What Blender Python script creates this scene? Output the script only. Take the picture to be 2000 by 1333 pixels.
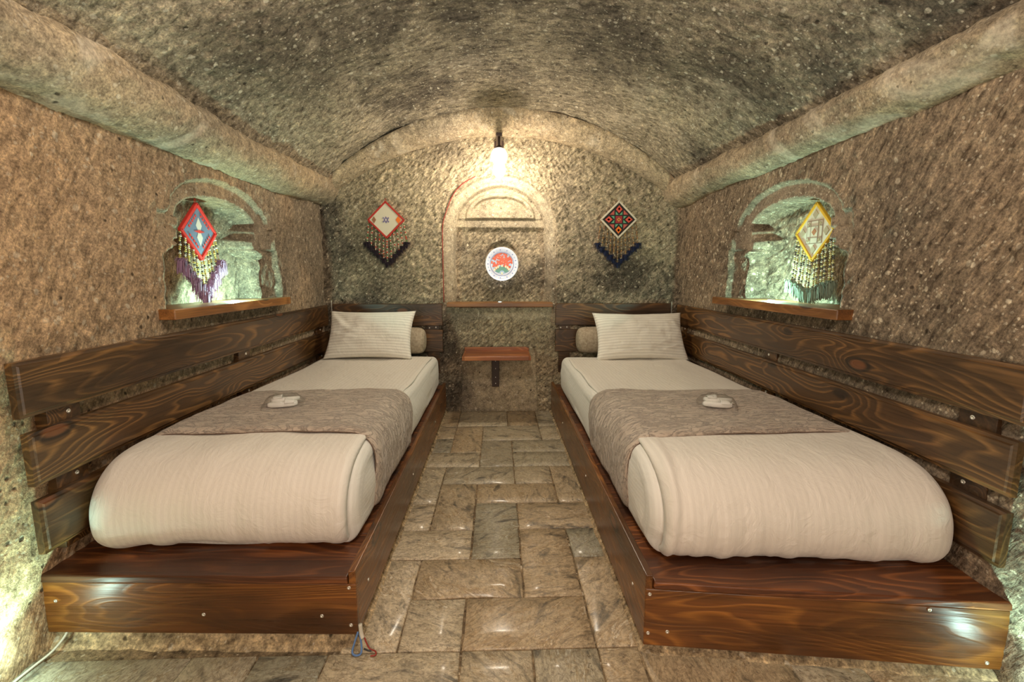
import bpy, bmesh, math, random
import numpy as np
from mathutils import Vector, Matrix, Euler
random.seed(7)
for o in list(bpy.data.objects): bpy.data.objects.remove(o, do_unlink=True)
C = bpy.context.scene.collection
S = bpy.context.scene
PI = math.pi
# ------------------------------------------------------------------ camera
f_px, CX, CY, VX, VY = 900., 1000., 666.5, 973., 536.
w = Vector(((VX-CX)/f_px, (VY-CY)/f_px, 1)).normalized()
u = Vector((0, -w.z, w.y)).normalized()
r = w.cross(u)
if r.x < 0: r = -r
cam = bpy.data.cameras.new('camera'); camo = bpy.data.objects.new('camera', cam); C.objects.link(camo)
# rows r,w,u map camera(x right,y down,z forward) to world
R = Matrix(((r.x, r.y, r.z), (w.x, w.y, w.z), (u.x, u.y, u.z)))
right = R @ Vector((1, 0, 0)); up = R @ Vector((0, -1, 0)); back = R @ Vector((0, 0, -1))
camo.matrix_world = Matrix(((right.x, up.x, back.x, 0), (right.y, up.y, back.y, 0), (right.z, up.z, back.z, 1.1), (0, 0, 0, 1)))
cam.sensor_width = 36; cam.lens = 36*f_px/2000.; cam.clip_start = .02
S.camera = camo
# ------------------------------------------------------------------ world, lights, exposure
wd = bpy.data.worlds.new('world'); S.world = wd; wd.use_nodes = True
wd.node_tree.nodes['Background'].inputs[0].default_value = (1, .84, .68, 1)
wd.node_tree.nodes['Background'].inputs[1].default_value = 1.0
S.view_settings.view_transform = 'Standard'; S.view_settings.look = 'None'
S.view_settings.exposure = 1.0; S.view_settings.gamma = 1; S.view_settings.use_curve_mapping = False
S.cycles.use_denoising = True
S.cycles.max_bounces = 7; S.cycles.diffuse_bounces = 4; S.cycles.glossy_bounces = 3
S.cycles.transparent_max_bounces = 8; S.cycles.sample_clamp_indirect = 4; S.cycles.caustics_reflective = False; S.cycles.caustics_refractive = False

def light(name, kind, loc, energy, color, size=.1, target=None, spot=60, blend=.5, sy=None):
    l = bpy.data.lights.new(name, kind); l.energy = energy; l.color = color
    if kind == 'AREA':
        l.size = size
        if sy: l.shape = 'RECTANGLE'; l.size_y = sy
    else: l.shadow_soft_size = size
    if kind == 'SPOT': l.spot_size = math.radians(spot); l.spot_blend = blend
    o = bpy.data.objects.new(name, l); C.objects.link(o); o.location = loc
    if target is not None:
        o.rotation_euler = (Vector(target)-Vector(loc)).to_track_quat('-Z', 'Y').to_euler()
    return o
# unseen room lamps overhead and behind the camera, and two LED floor lamps by the walls
light('room_lamp', 'POINT', (-.03, 1.05, 2.02), 20, (1, .90, .77), .14)
light('room_lamp', 'POINT', (-.30, -.50, 1.75), 7.5, (1, .72, .56), .14)
light('room_lamp', 'POINT', (.50, -.95, 1.35), 6.5, (1, .70, .54), .15)
light('led_lamp', 'SPOT', (-1.18, 1.08, .015), 13, (.55, 1, .80), .02, (-1.345, 1.19, .42), 60, .6)
light('led_lamp', 'POINT', (-1.28, 1.12, .10), .45, (.66, 1, .84), .02)
light('led_lamp', 'SPOT', (1.24, .94, .015), 10, (.55, 1, .82), .02, (1.39, 1.05, .42), 60, .6)
light('led_lamp', 'POINT', (1.33, .97, .08), .4, (.66, 1, .88), .02)
# niche LEDs, sunk in the shelves and shining up
light('niche_led', 'POINT', (-1.35, 2.42, 1.0), 6.5, (.50, 1, .84), .015)
light('niche_led', 'POINT', (1.41, 2.34, 1.0), 6.5, (.50, 1, .82), .015)
light('niche_led', 'SPOT', (.012, 3.60, .91), 1.6, (1, .97, .85), .012, (.012, 3.63, 1.6), 120, .6)
BULB = 170.0
# ------------------------------------------------------------------ numpy noise
def _h(ix, iy, s):
    n = (ix.astype(np.int64)*374761393 + iy.astype(np.int64)*668265263 + s*1442695041) & 0xffffffff
    n = ((n ^ (n >> 13))*1274126177) & 0xffffffff
    n = ((n ^ (n >> 16))*2246822519) & 0xffffffff
    return ((n ^ (n >> 15)) & 0xffffff)/float(0xffffff)*2-1
def vn(x, y, s=0):
    x = np.asarray(x, float); y = np.asarray(y, float)
    ix = np.floor(x); iy = np.floor(y); fx = x-ix; fy = y-iy
    fx = fx*fx*fx*(fx*(fx*6-15)+10); fy = fy*fy*fy*(fy*(fy*6-15)+10)
    a = _h(ix, iy, s); b = _h(ix+1, iy, s); c = _h(ix, iy+1, s); d = _h(ix+1, iy+1, s)
    return (a*(1-fx)+b*fx)*(1-fy)+(c*(1-fx)+d*fx)*fy
def fbm(x, y, s=0, o=4, g=.5):
    t = 0; a = 1
    for i in range(o):
        t = t+a*vn(x, y, s+i*17); x = x*2.03+5.1; y = y*2.03+1.7; a *= g
    return t
def chisel(x, y, ang, s=0, f1=90, f2=22):
    """tool marks: short parallel grooves whose direction wanders"""
    a = ang+.0*x
    c, d = np.cos(a), np.sin(a)
    p = x*c+y*d; q = -x*d+y*c
    return vn(p*f2, q*f1, s)+.5*vn(p*f2*2, q*f1*1.7, s+9)
def sm(e0, e1, x):
    t = np.clip((x-e0)/(e1-e0), 0, 1); return t*t*(3-2*t)
# ------------------------------------------------------------------ mesh helpers
def mesh(name, verts, faces, mat=None, parent=None, smooth=True, uv=None, mats=None, mi=None):
    me = bpy.data.meshes.new(name)
    me.from_pydata([tuple(map(float, v)) for v in verts], [], [tuple(int(i) for i in f) for f in faces])
    if smooth: me.polygons.foreach_set('use_smooth', [True]*len(me.polygons))
    for m in (mats or ([mat] if mat else [])): me.materials.append(m)
    if mi is not None: me.polygons.foreach_set('material_index', mi)
    if uv is not None:
        l = me.uv_layers.new(name='UVMap')
        vi = np.empty(len(me.loops), np.int32); me.loops.foreach_get('vertex_index', vi)
        l.data.foreach_set('uv', np.asarray(uv, float)[vi].ravel())
    me.update()
    o = bpy.data.objects.new(name, me); C.objects.link(o)
    if parent: o.parent = parent
    return o
def grid_mesh(name, P, mat, parent=None, smooth=True, uv=None, flip=False):
    """P: (n, m, 3) array of points"""
    n, m, _ = P.shape
    idx = np.arange(n*m).reshape(n, m)
    a, b, c, d = idx[:-1, :-1], idx[1:, :-1], idx[1:, 1:], idx[:-1, 1:]
    q = np.stack([a, b, c, d] if not flip else [d, c, b, a], -1).reshape(-1, 4)
    me = bpy.data.meshes.new(name)
    me.vertices.add(n*m); me.vertices.foreach_set('co', P.reshape(-1).astype(np.float32))
    k = len(q); me.loops.add(4*k); me.loops.foreach_set('vertex_index', q.ravel().astype(np.int32))
    me.polygons.add(k); me.polygons.foreach_set('loop_start', (np.arange(k)*4).astype(np.int32))
    me.polygons.foreach_set('loop_total', np.full(k, 4, np.int32))
    me.update(calc_edges=True)
    if smooth: me.polygons.foreach_set('use_smooth', np.ones(k, bool))
    if uv is not None:
        l = me.uv_layers.new(name='UVMap'); l.data.foreach_set('uv', uv.reshape(-1, 2)[q.ravel()].ravel())
    me.materials.append(mat)
    o = bpy.data.objects.new(name, me); C.objects.link(o)
    if parent: o.parent = parent
    return o
def dress(o, w):
    a = o.data.attributes.new('dressed', 'FLOAT', 'POINT'); a.data.foreach_set('value', np.asarray(w, np.float32).ravel()); return o
def bevel_bm(bm, w, seg=2):
    bmesh.ops.bevel(bm, geom=list(bm.edges), offset=w, segments=seg, affect='EDGES', profile=.5)
def bm_obj(name, bm, mat, parent=None, smooth=False):
    me = bpy.data.meshes.new(name); bmesh.ops.recalc_face_normals(bm, faces=bm.faces); bm.to_mesh(me); bm.free()
    if smooth: me.polygons.foreach_set('use_smooth', [True]*len(me.polygons))
    for m in (mat if isinstance(mat, (list, tuple)) else [mat]): me.materials.append(m)
    o = bpy.data.objects.new(name, me); C.objects.link(o)
    if parent: o.parent = parent
    return o
def box(name, size, loc, mat, parent=None, bev=.002, rot=(0, 0, 0), seg=2):
    bm = bmesh.new(); bmesh.ops.create_cube(bm, size=1)
    bmesh.ops.scale(bm, vec=size, verts=bm.verts)
    if bev: bevel_bm(bm, bev, seg)
    o = bm_obj(name, bm, mat, parent); o.location = loc; o.rotation_euler = rot
    return o
def prism(name, poly, z0, z1, mat, parent=None, bev=.002, origin=None, seg=2):
    ox, oy = origin or (sum(p[0] for p in poly)/len(poly), sum(p[1] for p in poly)/len(poly))
    zc = (z0+z1)/2
    bm = bmesh.new()
    lo = [bm.verts.new((x-ox, y-oy, z0-zc)) for x, y in poly]; hi = [bm.verts.new((x-ox, y-oy, z1-zc)) for x, y in poly]
    n = len(poly); bm.faces.new(hi); bm.faces.new(lo[::-1])
    for i in range(n): bm.faces.new((lo[i], lo[(i+1) % n], hi[(i+1) % n], hi[i]))
    if bev: bevel_bm(bm, bev, seg)
    o = bm_obj(name, bm, mat, parent); o.location = (ox, oy, zc)
    return o
def tube(name, pts, rad, mat, parent=None, n=8):
    pts = [Vector(p) for p in pts]; V = []; F = []
    # catmull-rom
    if len(pts) > 2:
        q = []
        P = [pts[0]]+pts+[pts[-1]]
        for i in range(1, len(P)-2):
            for k in range(5):
                t = k/5; a, b, c, d = P[i-1], P[i], P[i+1], P[i+2]
                q.append(.5*((2*b)+(c-a)*t+(2*a-5*b+4*c-d)*t*t+(3*b-a-3*c+d)*t**3))
        q.append(pts[-1]); pts = q
    t0 = None; nv = Vector((0, 0, 1))
    for i, p in enumerate(pts):
        t = (pts[min(i+1, len(pts)-1)]-pts[max(i-1, 0)]).normalized()
        if abs(t.dot(nv)) > .99: nv = Vector((1, 0, 0))
        b = t.cross(nv).normalized(); nv = b.cross(t).normalized()
        for k in range(n):
            a = 2*PI*k/n; V.append(p+rad*(math.cos(a)*nv+math.sin(a)*b))
    for i in range(len(pts)-1):
        for k in range(n):
            F.append((i*n+k, i*n+(k+1) % n, (i+1)*n+(k+1) % n, (i+1)*n+k))
    F.append(tuple(range(n))[::-1]); F.append(tuple((len(pts)-1)*n+k for k in range(n)))
    return mesh(name, V, F, mat, parent)
def lathe(name, prof, mat, parent=None, n=24, loc=(0, 0, 0), rot=(0, 0, 0), cap=True):
    V = []; F = []
    for (rr, z) in prof:
        for k in range(n):
            a = 2*PI*k/n; V.append((rr*math.cos(a), rr*math.sin(a), z))
    for i in range(len(prof)-1):
        for k in range(n): F.append((i*n+k, i*n+(k+1) % n, (i+1)*n+(k+1) % n, (i+1)*n+k))
    if cap: F.append(tuple(range(n))[::-1]); F.append(tuple((len(prof)-1)*n+k for k in range(n)))
    o = mesh(name, V, F, mat, parent); o.location = loc; o.rotation_euler = rot
    return o
def tag(o, label, cat, group=None, kind=None):
    o['label'] = label; o['category'] = cat
    if group: o['group'] = group
    if kind: o['kind'] = kind
    return o
def thing(name, label, cat, loc=(0, 0, 0), group=None, rot=(0, 0, 0)):
    o = bpy.data.objects.new(name, None); C.objects.link(o); o.location = loc; o.rotation_euler = rot
    o.empty_display_size = .05
    return tag(o, label, cat, group)
def struct(o, label=None):
    o['kind'] = 'structure'
    if label: o['label'] = label
    return o
# ------------------------------------------------------------------ node helpers
class NT:
    def __init__(s, name):
        s.m = bpy.data.materials.new(name); s.m.use_nodes = True; s.t = s.m.node_tree; s.n = s.t.nodes
        s.b = s.n['Principled BSDF']
    def new(s, ty, **kw):
        n = s.n.new(ty)
        for k, v in kw.items(): setattr(n, k, v)
        return n
    def put(s, sock, v):
        if hasattr(v, 'default_value') or hasattr(v, 'is_linked'): s.t.links.new(v, sock)
        elif isinstance(v, (tuple, list)) and len(v) == 3 and sock.type == 'RGBA': sock.default_value = (*v, 1)
        else: sock.default_value = v
    def math(s, op, a, b=None, c=None, clamp=False):
        n = s.new('ShaderNodeMath', operation=op, use_clamp=clamp)
        for i, v in enumerate((a, b, c)):
            if v is not None: s.put(n.inputs[i], v)
        return n.outputs[0]
    def mix(s, f, a, b, blend='MIX'):
        n = s.new('ShaderNodeMix', data_type='RGBA', blend_type=blend)
        s.put(n.inputs[0], f); s.put(n.inputs[6], a); s.put(n.inputs[7], b); return n.outputs[2]
    def map(s, v, scale=(1, 1, 1), rot=(0, 0, 0), loc=(0, 0, 0)):
        n = s.new('ShaderNodeMapping'); s.put(n.inputs[0], v); n.inputs[1].default_value = loc
        n.inputs[2].default_value = rot; n.inputs[3].default_value = scale; return n.outputs[0]
    def noise(s, v, scale, detail=4, rough=.55, dist=0, out=0):
        n = s.new('ShaderNodeTexNoise'); s.put(n.inputs['Vector'], v); n.inputs['Scale'].default_value = scale
        n.inputs['Detail'].default_value = detail; n.inputs['Roughness'].default_value = rough; n.inputs['Distortion'].default_value = dist
        return n.outputs[out]
    def vor(s, v, scale, feature='F1', rnd=1):
        n = s.new('ShaderNodeTexVoronoi', feature=feature); s.put(n.inputs['Vector'], v); n.inputs['Scale'].default_value = scale
        n.inputs['Randomness'].default_value = rnd; return n
    def ramp(s, v, stops, interp='LINEAR'):
        n = s.new('ShaderNodeValToRGB'); n.color_ramp.interpolation = interp; e = n.color_ramp.elements
        while len(e) < len(stops): e.new(.5)
        for i, (p, c) in enumerate(stops):
            e[i].position = p; e[i].color = (*c, 1) if len(c) == 3 else c
        s.put(n.inputs[0], v); return n.outputs[0]
    def rng(s, v, a, b, c=0, d=1):
        n = s.new('ShaderNodeMapRange', clamp=True); s.put(n.inputs[0], v)
        for i, q in enumerate((a, b, c, d)): n.inputs[i+1].default_value = q
        return n.outputs[0]
    def bump(s, h, strength, dist, normal=None):
        n = s.new('ShaderNodeBump'); n.inputs['Strength'].default_value = strength; n.inputs['Distance'].default_value = dist
        s.put(n.inputs['Height'], h)
        if normal is not None: s.put(n.inputs['Normal'], normal)
        return n.outputs[0]
    def pos(s): return s.new('ShaderNodeNewGeometry').outputs['Position']
    def obj(s): return s.new('ShaderNodeTexCoord').outputs['Object']
    def uv(s): return s.new('ShaderNodeTexCoord').outputs['UV']
    def rand(s): return s.new('ShaderNodeObjectInfo').outputs['Random']
    def set(s, **k):
        for kk, v in k.items(): s.put(s.b.inputs[kk.replace('_', ' ')], v)
        return s.m
def plain(name, col, rough=.5, metal=0, **k):
    n = NT(name); n.set(Base_Color=col, Roughness=rough, Metallic=metal, **k); return n.m

def stone(name, light_c, dark_c, warm_c, dark_amt=.5, ang=(0, 0, .7), stretch=(14, 60, 40), bump=1.0, pebble=.72, warm=None, peb_c=(.62, .55, .43), pebs=1.0, chis=1.0, blotch=0):
    n = NT(name); P = n.pos()
    big = n.noise(P, 1.3, 4, .6, .6)
    base = n.mix(n.rng(big, dark_amt-.08, dark_amt+.12), dark_c, light_c)
    wn = n.noise(n.map(P, loc=(3, 7, 1)), .9, 3, .5)
    wm = n.rng(wn, .45, .62)
    if warm is not None:      # colour turns warmer and more tan towards the front of the room
        sx = n.new('ShaderNodeSeparateXYZ'); n.put(sx.inputs[0], P)
        g = n.rng(n.math('ADD', sx.outputs[1], n.math('MULTIPLY', big, .8)), warm[0], warm[1], 1, 0)
        wm = n.math('MAXIMUM', n.math('MULTIPLY', wm, .6), g)
    base = n.mix(wm, base, warm_c)
    mott = n.noise(P, 26, 5, .7)
    base = n.mix(1.0, base, n.ramp(mott, [(.30, (.50, .48, .46)), (.5, (1, 1, 1)), (.72, (1.35, 1.32, 1.25))]), 'MULTIPLY')
    fine = n.noise(P, 130, 3, .7)
    base = n.mix(1.0, base, n.ramp(fine, [(.33, (.62, .60, .58)), (.5, (1, 1, 1)), (.68, (1.4, 1.38, 1.3))]), 'MULTIPLY')
    if blotch:
        bn = n.noise(n.map(P, loc=(9, 2, 4)), 3.1, 3, .55, .8); base = n.mix(n.math('MULTIPLY', n.rng(bn, .58, .66), blotch), base, (.60, .52, .41))
    hs = []
    dP = n.noise(P, 60, 2, .5, out=1)
    Pd = n.new('ShaderNodeVectorMath', operation='MULTIPLY_ADD'); n.put(Pd.inputs[0], dP); Pd.inputs[1].default_value = (.012, .012, .012); n.put(Pd.inputs[2], P)
    Pd = Pd.outputs[0]
    for sc, th, sz in ((34, pebble, .34), (75, pebble-.04, .36), (15, .90, .20)):
        v = n.vor(Pd, sc); cc = n.new('ShaderNodeSeparateColor'); n.put(cc.inputs[0], v.outputs['Color'])
        mask = n.math('MULTIPLY', n.rng(v.outputs['Distance'], sz, sz*.7), n.math('GREATER_THAN', cc.outputs[0], th))
        mask = n.math('MULTIPLY', mask, n.math('MULTIPLY', n.rng(cc.outputs[1], 0, 1, .35, .95), pebs))
        base = n.mix(mask, base, peb_c); hs.append(mask)
        if sc == 34:
            dk = n.math('MULTIPLY', n.rng(v.outputs['Distance'], .30, .15), n.math('LESS_THAN', cc.outputs[0], .05))
            base = n.mix(n.math('MULTIPLY', dk, .85), base, (.03, .02, .012)); pit = dk
    # relief: tool strokes + grain; 'dressed' marks stone rubbed smooth by the masons, and the table's shadow patch
    at = n.new('ShaderNodeAttribute', attribute_name='dressed').outputs['Fac']; raw = n.math('SUBTRACT', 1.0, n.math('MULTIPLY', at, .85))
    chv = n.map(n.map(P, rot=ang), scale=stretch)
    ch = n.noise(chv, 1.0, 3, .6, .3)
    g1 = n.noise(P, 70, 5, .75)
    base = n.mix(n.math('MULTIPLY', raw, chis), base, n.ramp(ch, [(.29, (.34, .31, .28)), (.44, (.86, .84, .81)), (.56, (1.12, 1.10, 1.07)), (.71, (1.65, 1.6, 1.5))]), 'MULTIPLY')  # stroke shading painted into the colour: hollows darkened, ridges lightened
    base = n.mix(n.math('MULTIPLY', raw, .8), base, n.ramp(g1, [(.30, (.55, .52, .50)), (.5, (1, 1, 1)), (.70, (1.4, 1.38, 1.32))]), 'MULTIPLY')
    h = n.math('ADD', n.math('MULTIPLY', ch, .016), n.math('MULTIPLY', g1, .011))
    h = n.math('ADD', h, n.math('MULTIPLY', hs[0], .0015)); h = n.math('SUBTRACT', h, n.math('MULTIPLY', pit, .006))
    h = n.math('MULTIPLY', h, raw)
    n.set(Base_Color=base, Roughness=.92, Normal=n.bump(h, .85*bump, 1.0)); n.b.inputs['Specular IOR Level'].default_value = .25
    return n.m
M = {}
M['stone_back'] = stone('stone_back', (.43, .36, .265), (.115, .095, .075), (.44, .37, .26), .515, (0, .7, 0), (22, 40, 66), 1.0, .84)
M['stone_left'] = stone('stone_left', (.34, .275, .205), (.22, .178, .132), (.49, .33, .195), .5, (.5, 0, 0), (30, 62, 16), .7, .86, warm=(1.3, 2.9), pebs=.6, chis=.6)
M['stone_right'] = stone('stone_right', (.31, .25, .185), (.19, .152, .115), (.29, .222, .158), .52, (-.5, 0, 0), (30, 62, 16), .8, .80)
M['stone_vault'] = stone('stone_vault', (.33, .285, .215), (.115, .098, .078), (.37, .32, .24), .53, (0, 0, .15), (14, 40, 40), 1.0, .80, pebs=1.0, peb_c=(.56, .52, .43), blotch=.28)
M['stone_trim'] = stone('stone_trim', (.36, .30, .22), (.24, .195, .14), (.42, .33, .22), .48, (0, 0, 0), (30, 14, 30), .35, .84, pebs=.8, chis=.35, blotch=.55)
M['stone_plinth'] = stone('stone_plinth', (.50, .40, .26), (.36, .28, .18), (.46, .36, .23), .45, (0, 0, 0), (30, 30, 30), .6, .9)
M['mortar'] = stone('mortar', (.27, .20, .13), (.20, .155, .10), (.25, .19, .12), .5, (0, 0, 0), (30, 30, 30), .6, .9)

def tile_mat():
    n = NT('slate_tile'); P = n.pos(); r_ = n.rand()
    off = n.new('ShaderNodeCombineXYZ'); n.put(off.inputs[0], n.math('MULTIPLY', r_, 37)); n.put(off.inputs[1], n.math('MULTIPLY', r_, 91)); n.put(off.inputs[2], n.math('MULTIPLY', r_, 13))
    va = n.new('ShaderNodeVectorMath', operation='ADD'); n.put(va.inputs[0], P); n.put(va.inputs[1], off.outputs[0]); V = va.outputs[0]
    rot = n.new('ShaderNodeVectorRotate', rotation_type='Z_AXIS'); n.put(rot.inputs[0], V); n.put(rot.inputs[3], n.math('MULTIPLY', r_, 40)); V2 = n.map(rot.outputs[0], scale=(1, 2.2, 1))
    big = n.noise(V2, 6.0, 7, .66, 1.6)
    base = n.ramp(big, [(.30, (.13, .125, .115)), (.39, (.33, .29, .23)), (.46, (.54, .46, .35)), (.54, (.64, .56, .44)), (.60, (.45, .35, .23)), (.66, (.82, .77, .68))])
    hue = n.ramp(n.math('FRACT', n.math('MULTIPLY', r_, 7.31)), [(0, (.74, .74, .71)), (.25, (1.05, 1.0, .92)), (.5, (.95, .80, .64)), (.75, (1.22, 1.14, 1.04)), (1, (.68, .72, .70))])
    base = n.mix(1, base, hue, 'MULTIPLY'); base = n.mix(1, base, (.88, .93, .94), 'MULTIPLY')
    vein = n.noise(V2, 9, 6, .7, 2.5)
    base = n.mix(n.math('MULTIPLY', n.rng(n.math('ABSOLUTE', n.math('SUBTRACT', vein, .5)), .035, .0), .55), base, (.13, .095, .06))
    fine = n.noise(V, 90, 4, .7)
    base = n.mix(1, base, n.ramp(fine, [(.35, (.72, .70, .68)), (.5, (1, 1, 1)), (.66, (1.2, 1.18, 1.14))]), 'MULTIPLY')
    pitn = n.noise(V, 55, 3, .6, 1.0); pit = n.rng(pitn, .66, .72)
    base = n.mix(n.math('MULTIPLY', pit, .75), base, (.10, .075, .05))
    h = n.math('ADD', n.math('MULTIPLY', vein, .006), n.math('MULTIPLY', fine, .0012)); h = n.math('SUBTRACT', h, n.math('MULTIPLY', pit, .002))
    n.set(Base_Color=base, Roughness=n.rng(n.noise(V, 14, 4, .6), .3, .7, .16, .46), Normal=n.bump(h, .5, 1)); n.b.inputs['Coat Weight'].default_value = .20; n.b.inputs['Coat Roughness'].default_value = .14; return n.m
M['tile'] = tile_mat()

def wood_mat(name, base=(.064, .030, .010), line=(.25, .12, .038), dark=(.020, .011, .006), axis=0, rough=.36, freq=26, spread=1.0):
    """stained pine: growth rings as contours of a noise stretched along local X, a few knots"""
    n = NT(name); O = n.obj(); r_ = n.rand()
    off = n.new('ShaderNodeCombineXYZ'); n.put(off.inputs[0], n.math('MULTIPLY', r_, 23)); n.put(off.inputs[1], n.math('MULTIPLY', r_, 71)); n.put(off.inputs[2], n.math('MULTIPLY', r_, 47))
    va = n.new('ShaderNodeVectorMath', operation='ADD'); n.put(va.inputs[0], O); n.put(va.inputs[1], off.outputs[0]); V = va.outputs[0]
    kv = n.map(V, scale=(2.3, 5.5, 5.5)); k = n.vor(kv, 1.0); kd = k.outputs['Distance']
    kc = n.new('ShaderNodeSeparateColor'); n.put(kc.inputs[0], k.outputs['Color'])
    kon = n.math('GREATER_THAN', kc.outputs[0], .45)
    knot = n.math('MULTIPLY', n.rng(kd, .55, 0), kon)
    f = n.noise(n.map(V, scale=(.9, 5, 5)), 1.0, 2, .45, .25)
    f = n.math('ADD', n.math('MULTIPLY', f, freq), n.math('MULTIPLY', n.math('POWER', knot, 2), 4.5))
    f = n.math('ADD', f, n.math('MULTIPLY', n.noise(n.map(V, scale=(3, 30, 30)), 1, 2), .35))
    fr = n.math('FRACT', f)
    ring = n.ramp(fr, [(0, (0, 0, 0)), (.50, (.10, .10, .10)), (.80, (1, 1, 1)), (.90, (.6, .6, .6)), (1, (0, 0, 0))])
    streak = n.noise(n.map(V, scale=(4, 160, 160)), 1, 3, .6)
    patch = n.noise(n.map(V, scale=(1.6, 7, 7)), 1, 3, .55)
    amt = n.math('MULTIPLY', ring, n.rng(patch, .32, .68, .12, .95), clamp=True)
    col = n.mix(amt, base, line)
    col = n.mix(n.rng(patch, .56, .30, 0, .75), col, dark)
    col = n.mix(1, col, n.ramp(streak, [(.3, (.68, .66, .64)), (.5, (1, 1, 1)), (.7, (1.3, 1.25, 1.2))]), 'MULTIPLY')
    kn = n.math('MULTIPLY', n.rng(kd, .13, .08), kon)
    kr = n.math('MULTIPLY', n.rng(n.math('ABSOLUTE', n.math('SUBTRACT', kd, .13)), .04, .01), kon)
    col = n.mix(n.math('MULTIPLY', kn, .8), col, (.16, .055, .02)); col = n.mix(n.math('MULTIPLY', kr, .85), col, (.012, .006, .003))
    h = n.math('ADD', n.math('MULTIPLY', ring, .0006), n.math('MULTIPLY', streak, .0006))
    n.set(Base_Color=col, Roughness=n.rng(streak, .3, .7, rough-.06, rough+.10), Normal=n.bump(h, .6, 1))
    n.b.inputs['Coat Weight'].default_value = .18; n.b.inputs['Coat Roughness'].default_value = .22
    return n.m
M['wood'] = wood_mat('stained_pine')
M['wood_deck'] = wood_mat('stained_pine_deck', (.10, .030, .009), (.36, .125, .035), (.02, .007, .004), freq=24)
M['wood_front'] = wood_mat('stained_pine_front', (.15, .052, .010), (.36, .145, .028), (.03, .012, .004), rough=.30)
M['wood_shelf'] = wood_mat('stained_pine_shelf', (.25, .10, .025), (.46, .21, .06), (.08, .03, .01), freq=9)
M['wood_table'] = wood_mat('table_wood', (.30, .085, .022), (.50, .19, .06), (.12, .035, .012), freq=9)
M['wood_dark'] = plain('dark_bracket', (.035, .016, .010), .5)
M['screw'] = plain('zinc_screw', (.75, .72, .65), .35, .8)

def cloth_mat(name, c1, c2, period=.011, rough1=.75, rough2=.5, along=0, weave=900, wr=1.0):
    n = NT(name); U = n.uv(); sx = n.new('ShaderNodeSeparateXYZ'); n.put(sx.inputs[0], U)
    s_ = n.math('SINE', n.math('MULTIPLY', sx.outputs[along], 2*PI/period)); st = n.rng(s_, -.35, .35)
    col = n.mix(st, c1, c2)
    w1 = n.noise(n.map(U, scale=(1, 1, 1)), 7, 5, .6, .8)
    P = n.pos()
    wr1 = n.noise(n.map(P, scale=(1, .6, .8)), 16, 4, .6, 1.2)
    h = n.math('ADD', n.math('MULTIPLY', wr1, .006*wr), n.math('MULTIPLY', st, .00022))
    h = n.math('ADD', h, n.math('MULTIPLY', n.noise(U, weave, 1), .0002))
    n.set(Base_Color=col, Roughness=n.rng(st, 0, 1, rough1, rough2), Normal=n.bump(h, .55, 1))
    n.b.inputs['Sheen Weight'].default_value = .15
    return n.m
M['satin'] = cloth_mat('satin_stripe', (.755, .705, .635), (.79, .74, .665), .020, wr=1.8)
M['satin_pillow'] = cloth_mat('satin_stripe_pillow', (.68, .65, .58), (.82, .79, .71), .021, along=1, wr=1.8)
M['sheet'] = cloth_mat('fitted_sheet', (.77, .74, .68), (.81, .78, .72), .014, wr=1.4)

def runner_mat():
    n = NT('crinkled_velvet'); U = n.uv()
    c = n.noise(n.map(U, scale=(1, 2.4, 1)), 13, 5, .62, 1.6); ab = n.math('ABSOLUTE', n.math('SUBTRACT', c, .5))
    line = n.rng(ab, .05, .0)
    c2 = n.noise(U, 30, 5, .7, 1.5); l2 = n.rng(n.math('ABSOLUTE', n.math('SUBTRACT', c2, .5)), .03, 0)
    patch = n.noise(U, 4, 3, .6)
    col = n.mix(n.rng(patch, .35, .65), (.45, .355, .28), (.56, .46, .37))
    col = n.mix(n.math('MULTIPLY', line, .6), col, (.12, .08, .055)); col = n.mix(n.math('MULTIPLY', l2, .5), col, (.55, .46, .36))
    h = n.math('SUBTRACT', n.math('MULTIPLY', c2, .003), n.math('MULTIPLY', line, .0012))
    n.set(Base_Color=col, Roughness=.55, Normal=n.bump(h, 1.0, 1.6)); n.b.inputs['Sheen Weight'].default_value = .35; n.b.inputs['Sheen Roughness'].default_value = .4
    return n.m
M['runner'] = runner_mat()
M['runner_hem'] = plain('runner_hem', (.13, .085, .06), .7)
def bolster_mat():
    n = NT('bolster_linen'); O = n.obj(); a = n.noise(n.map(O, scale=(40, 300, 300)), 1, 3, .7); b = n.noise(O, 60, 4, .7)
    n.set(Base_Color=n.mix(n.rng(b, .35, .65), (.30, .24, .165), (.50, .42, .31)), Roughness=.85, Normal=n.bump(n.math('ADD', a, b), .5, .004)); return n.m
M['bolster'] = bolster_mat()
# ================================================================== STRUCTURE
LW = lambda y: -1.335+0*y                       # left wall plane
RW = lambda y: 1.372+.0165*(y-1.08)             # right wall plane
DB = 3.62                                       # back wall
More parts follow.
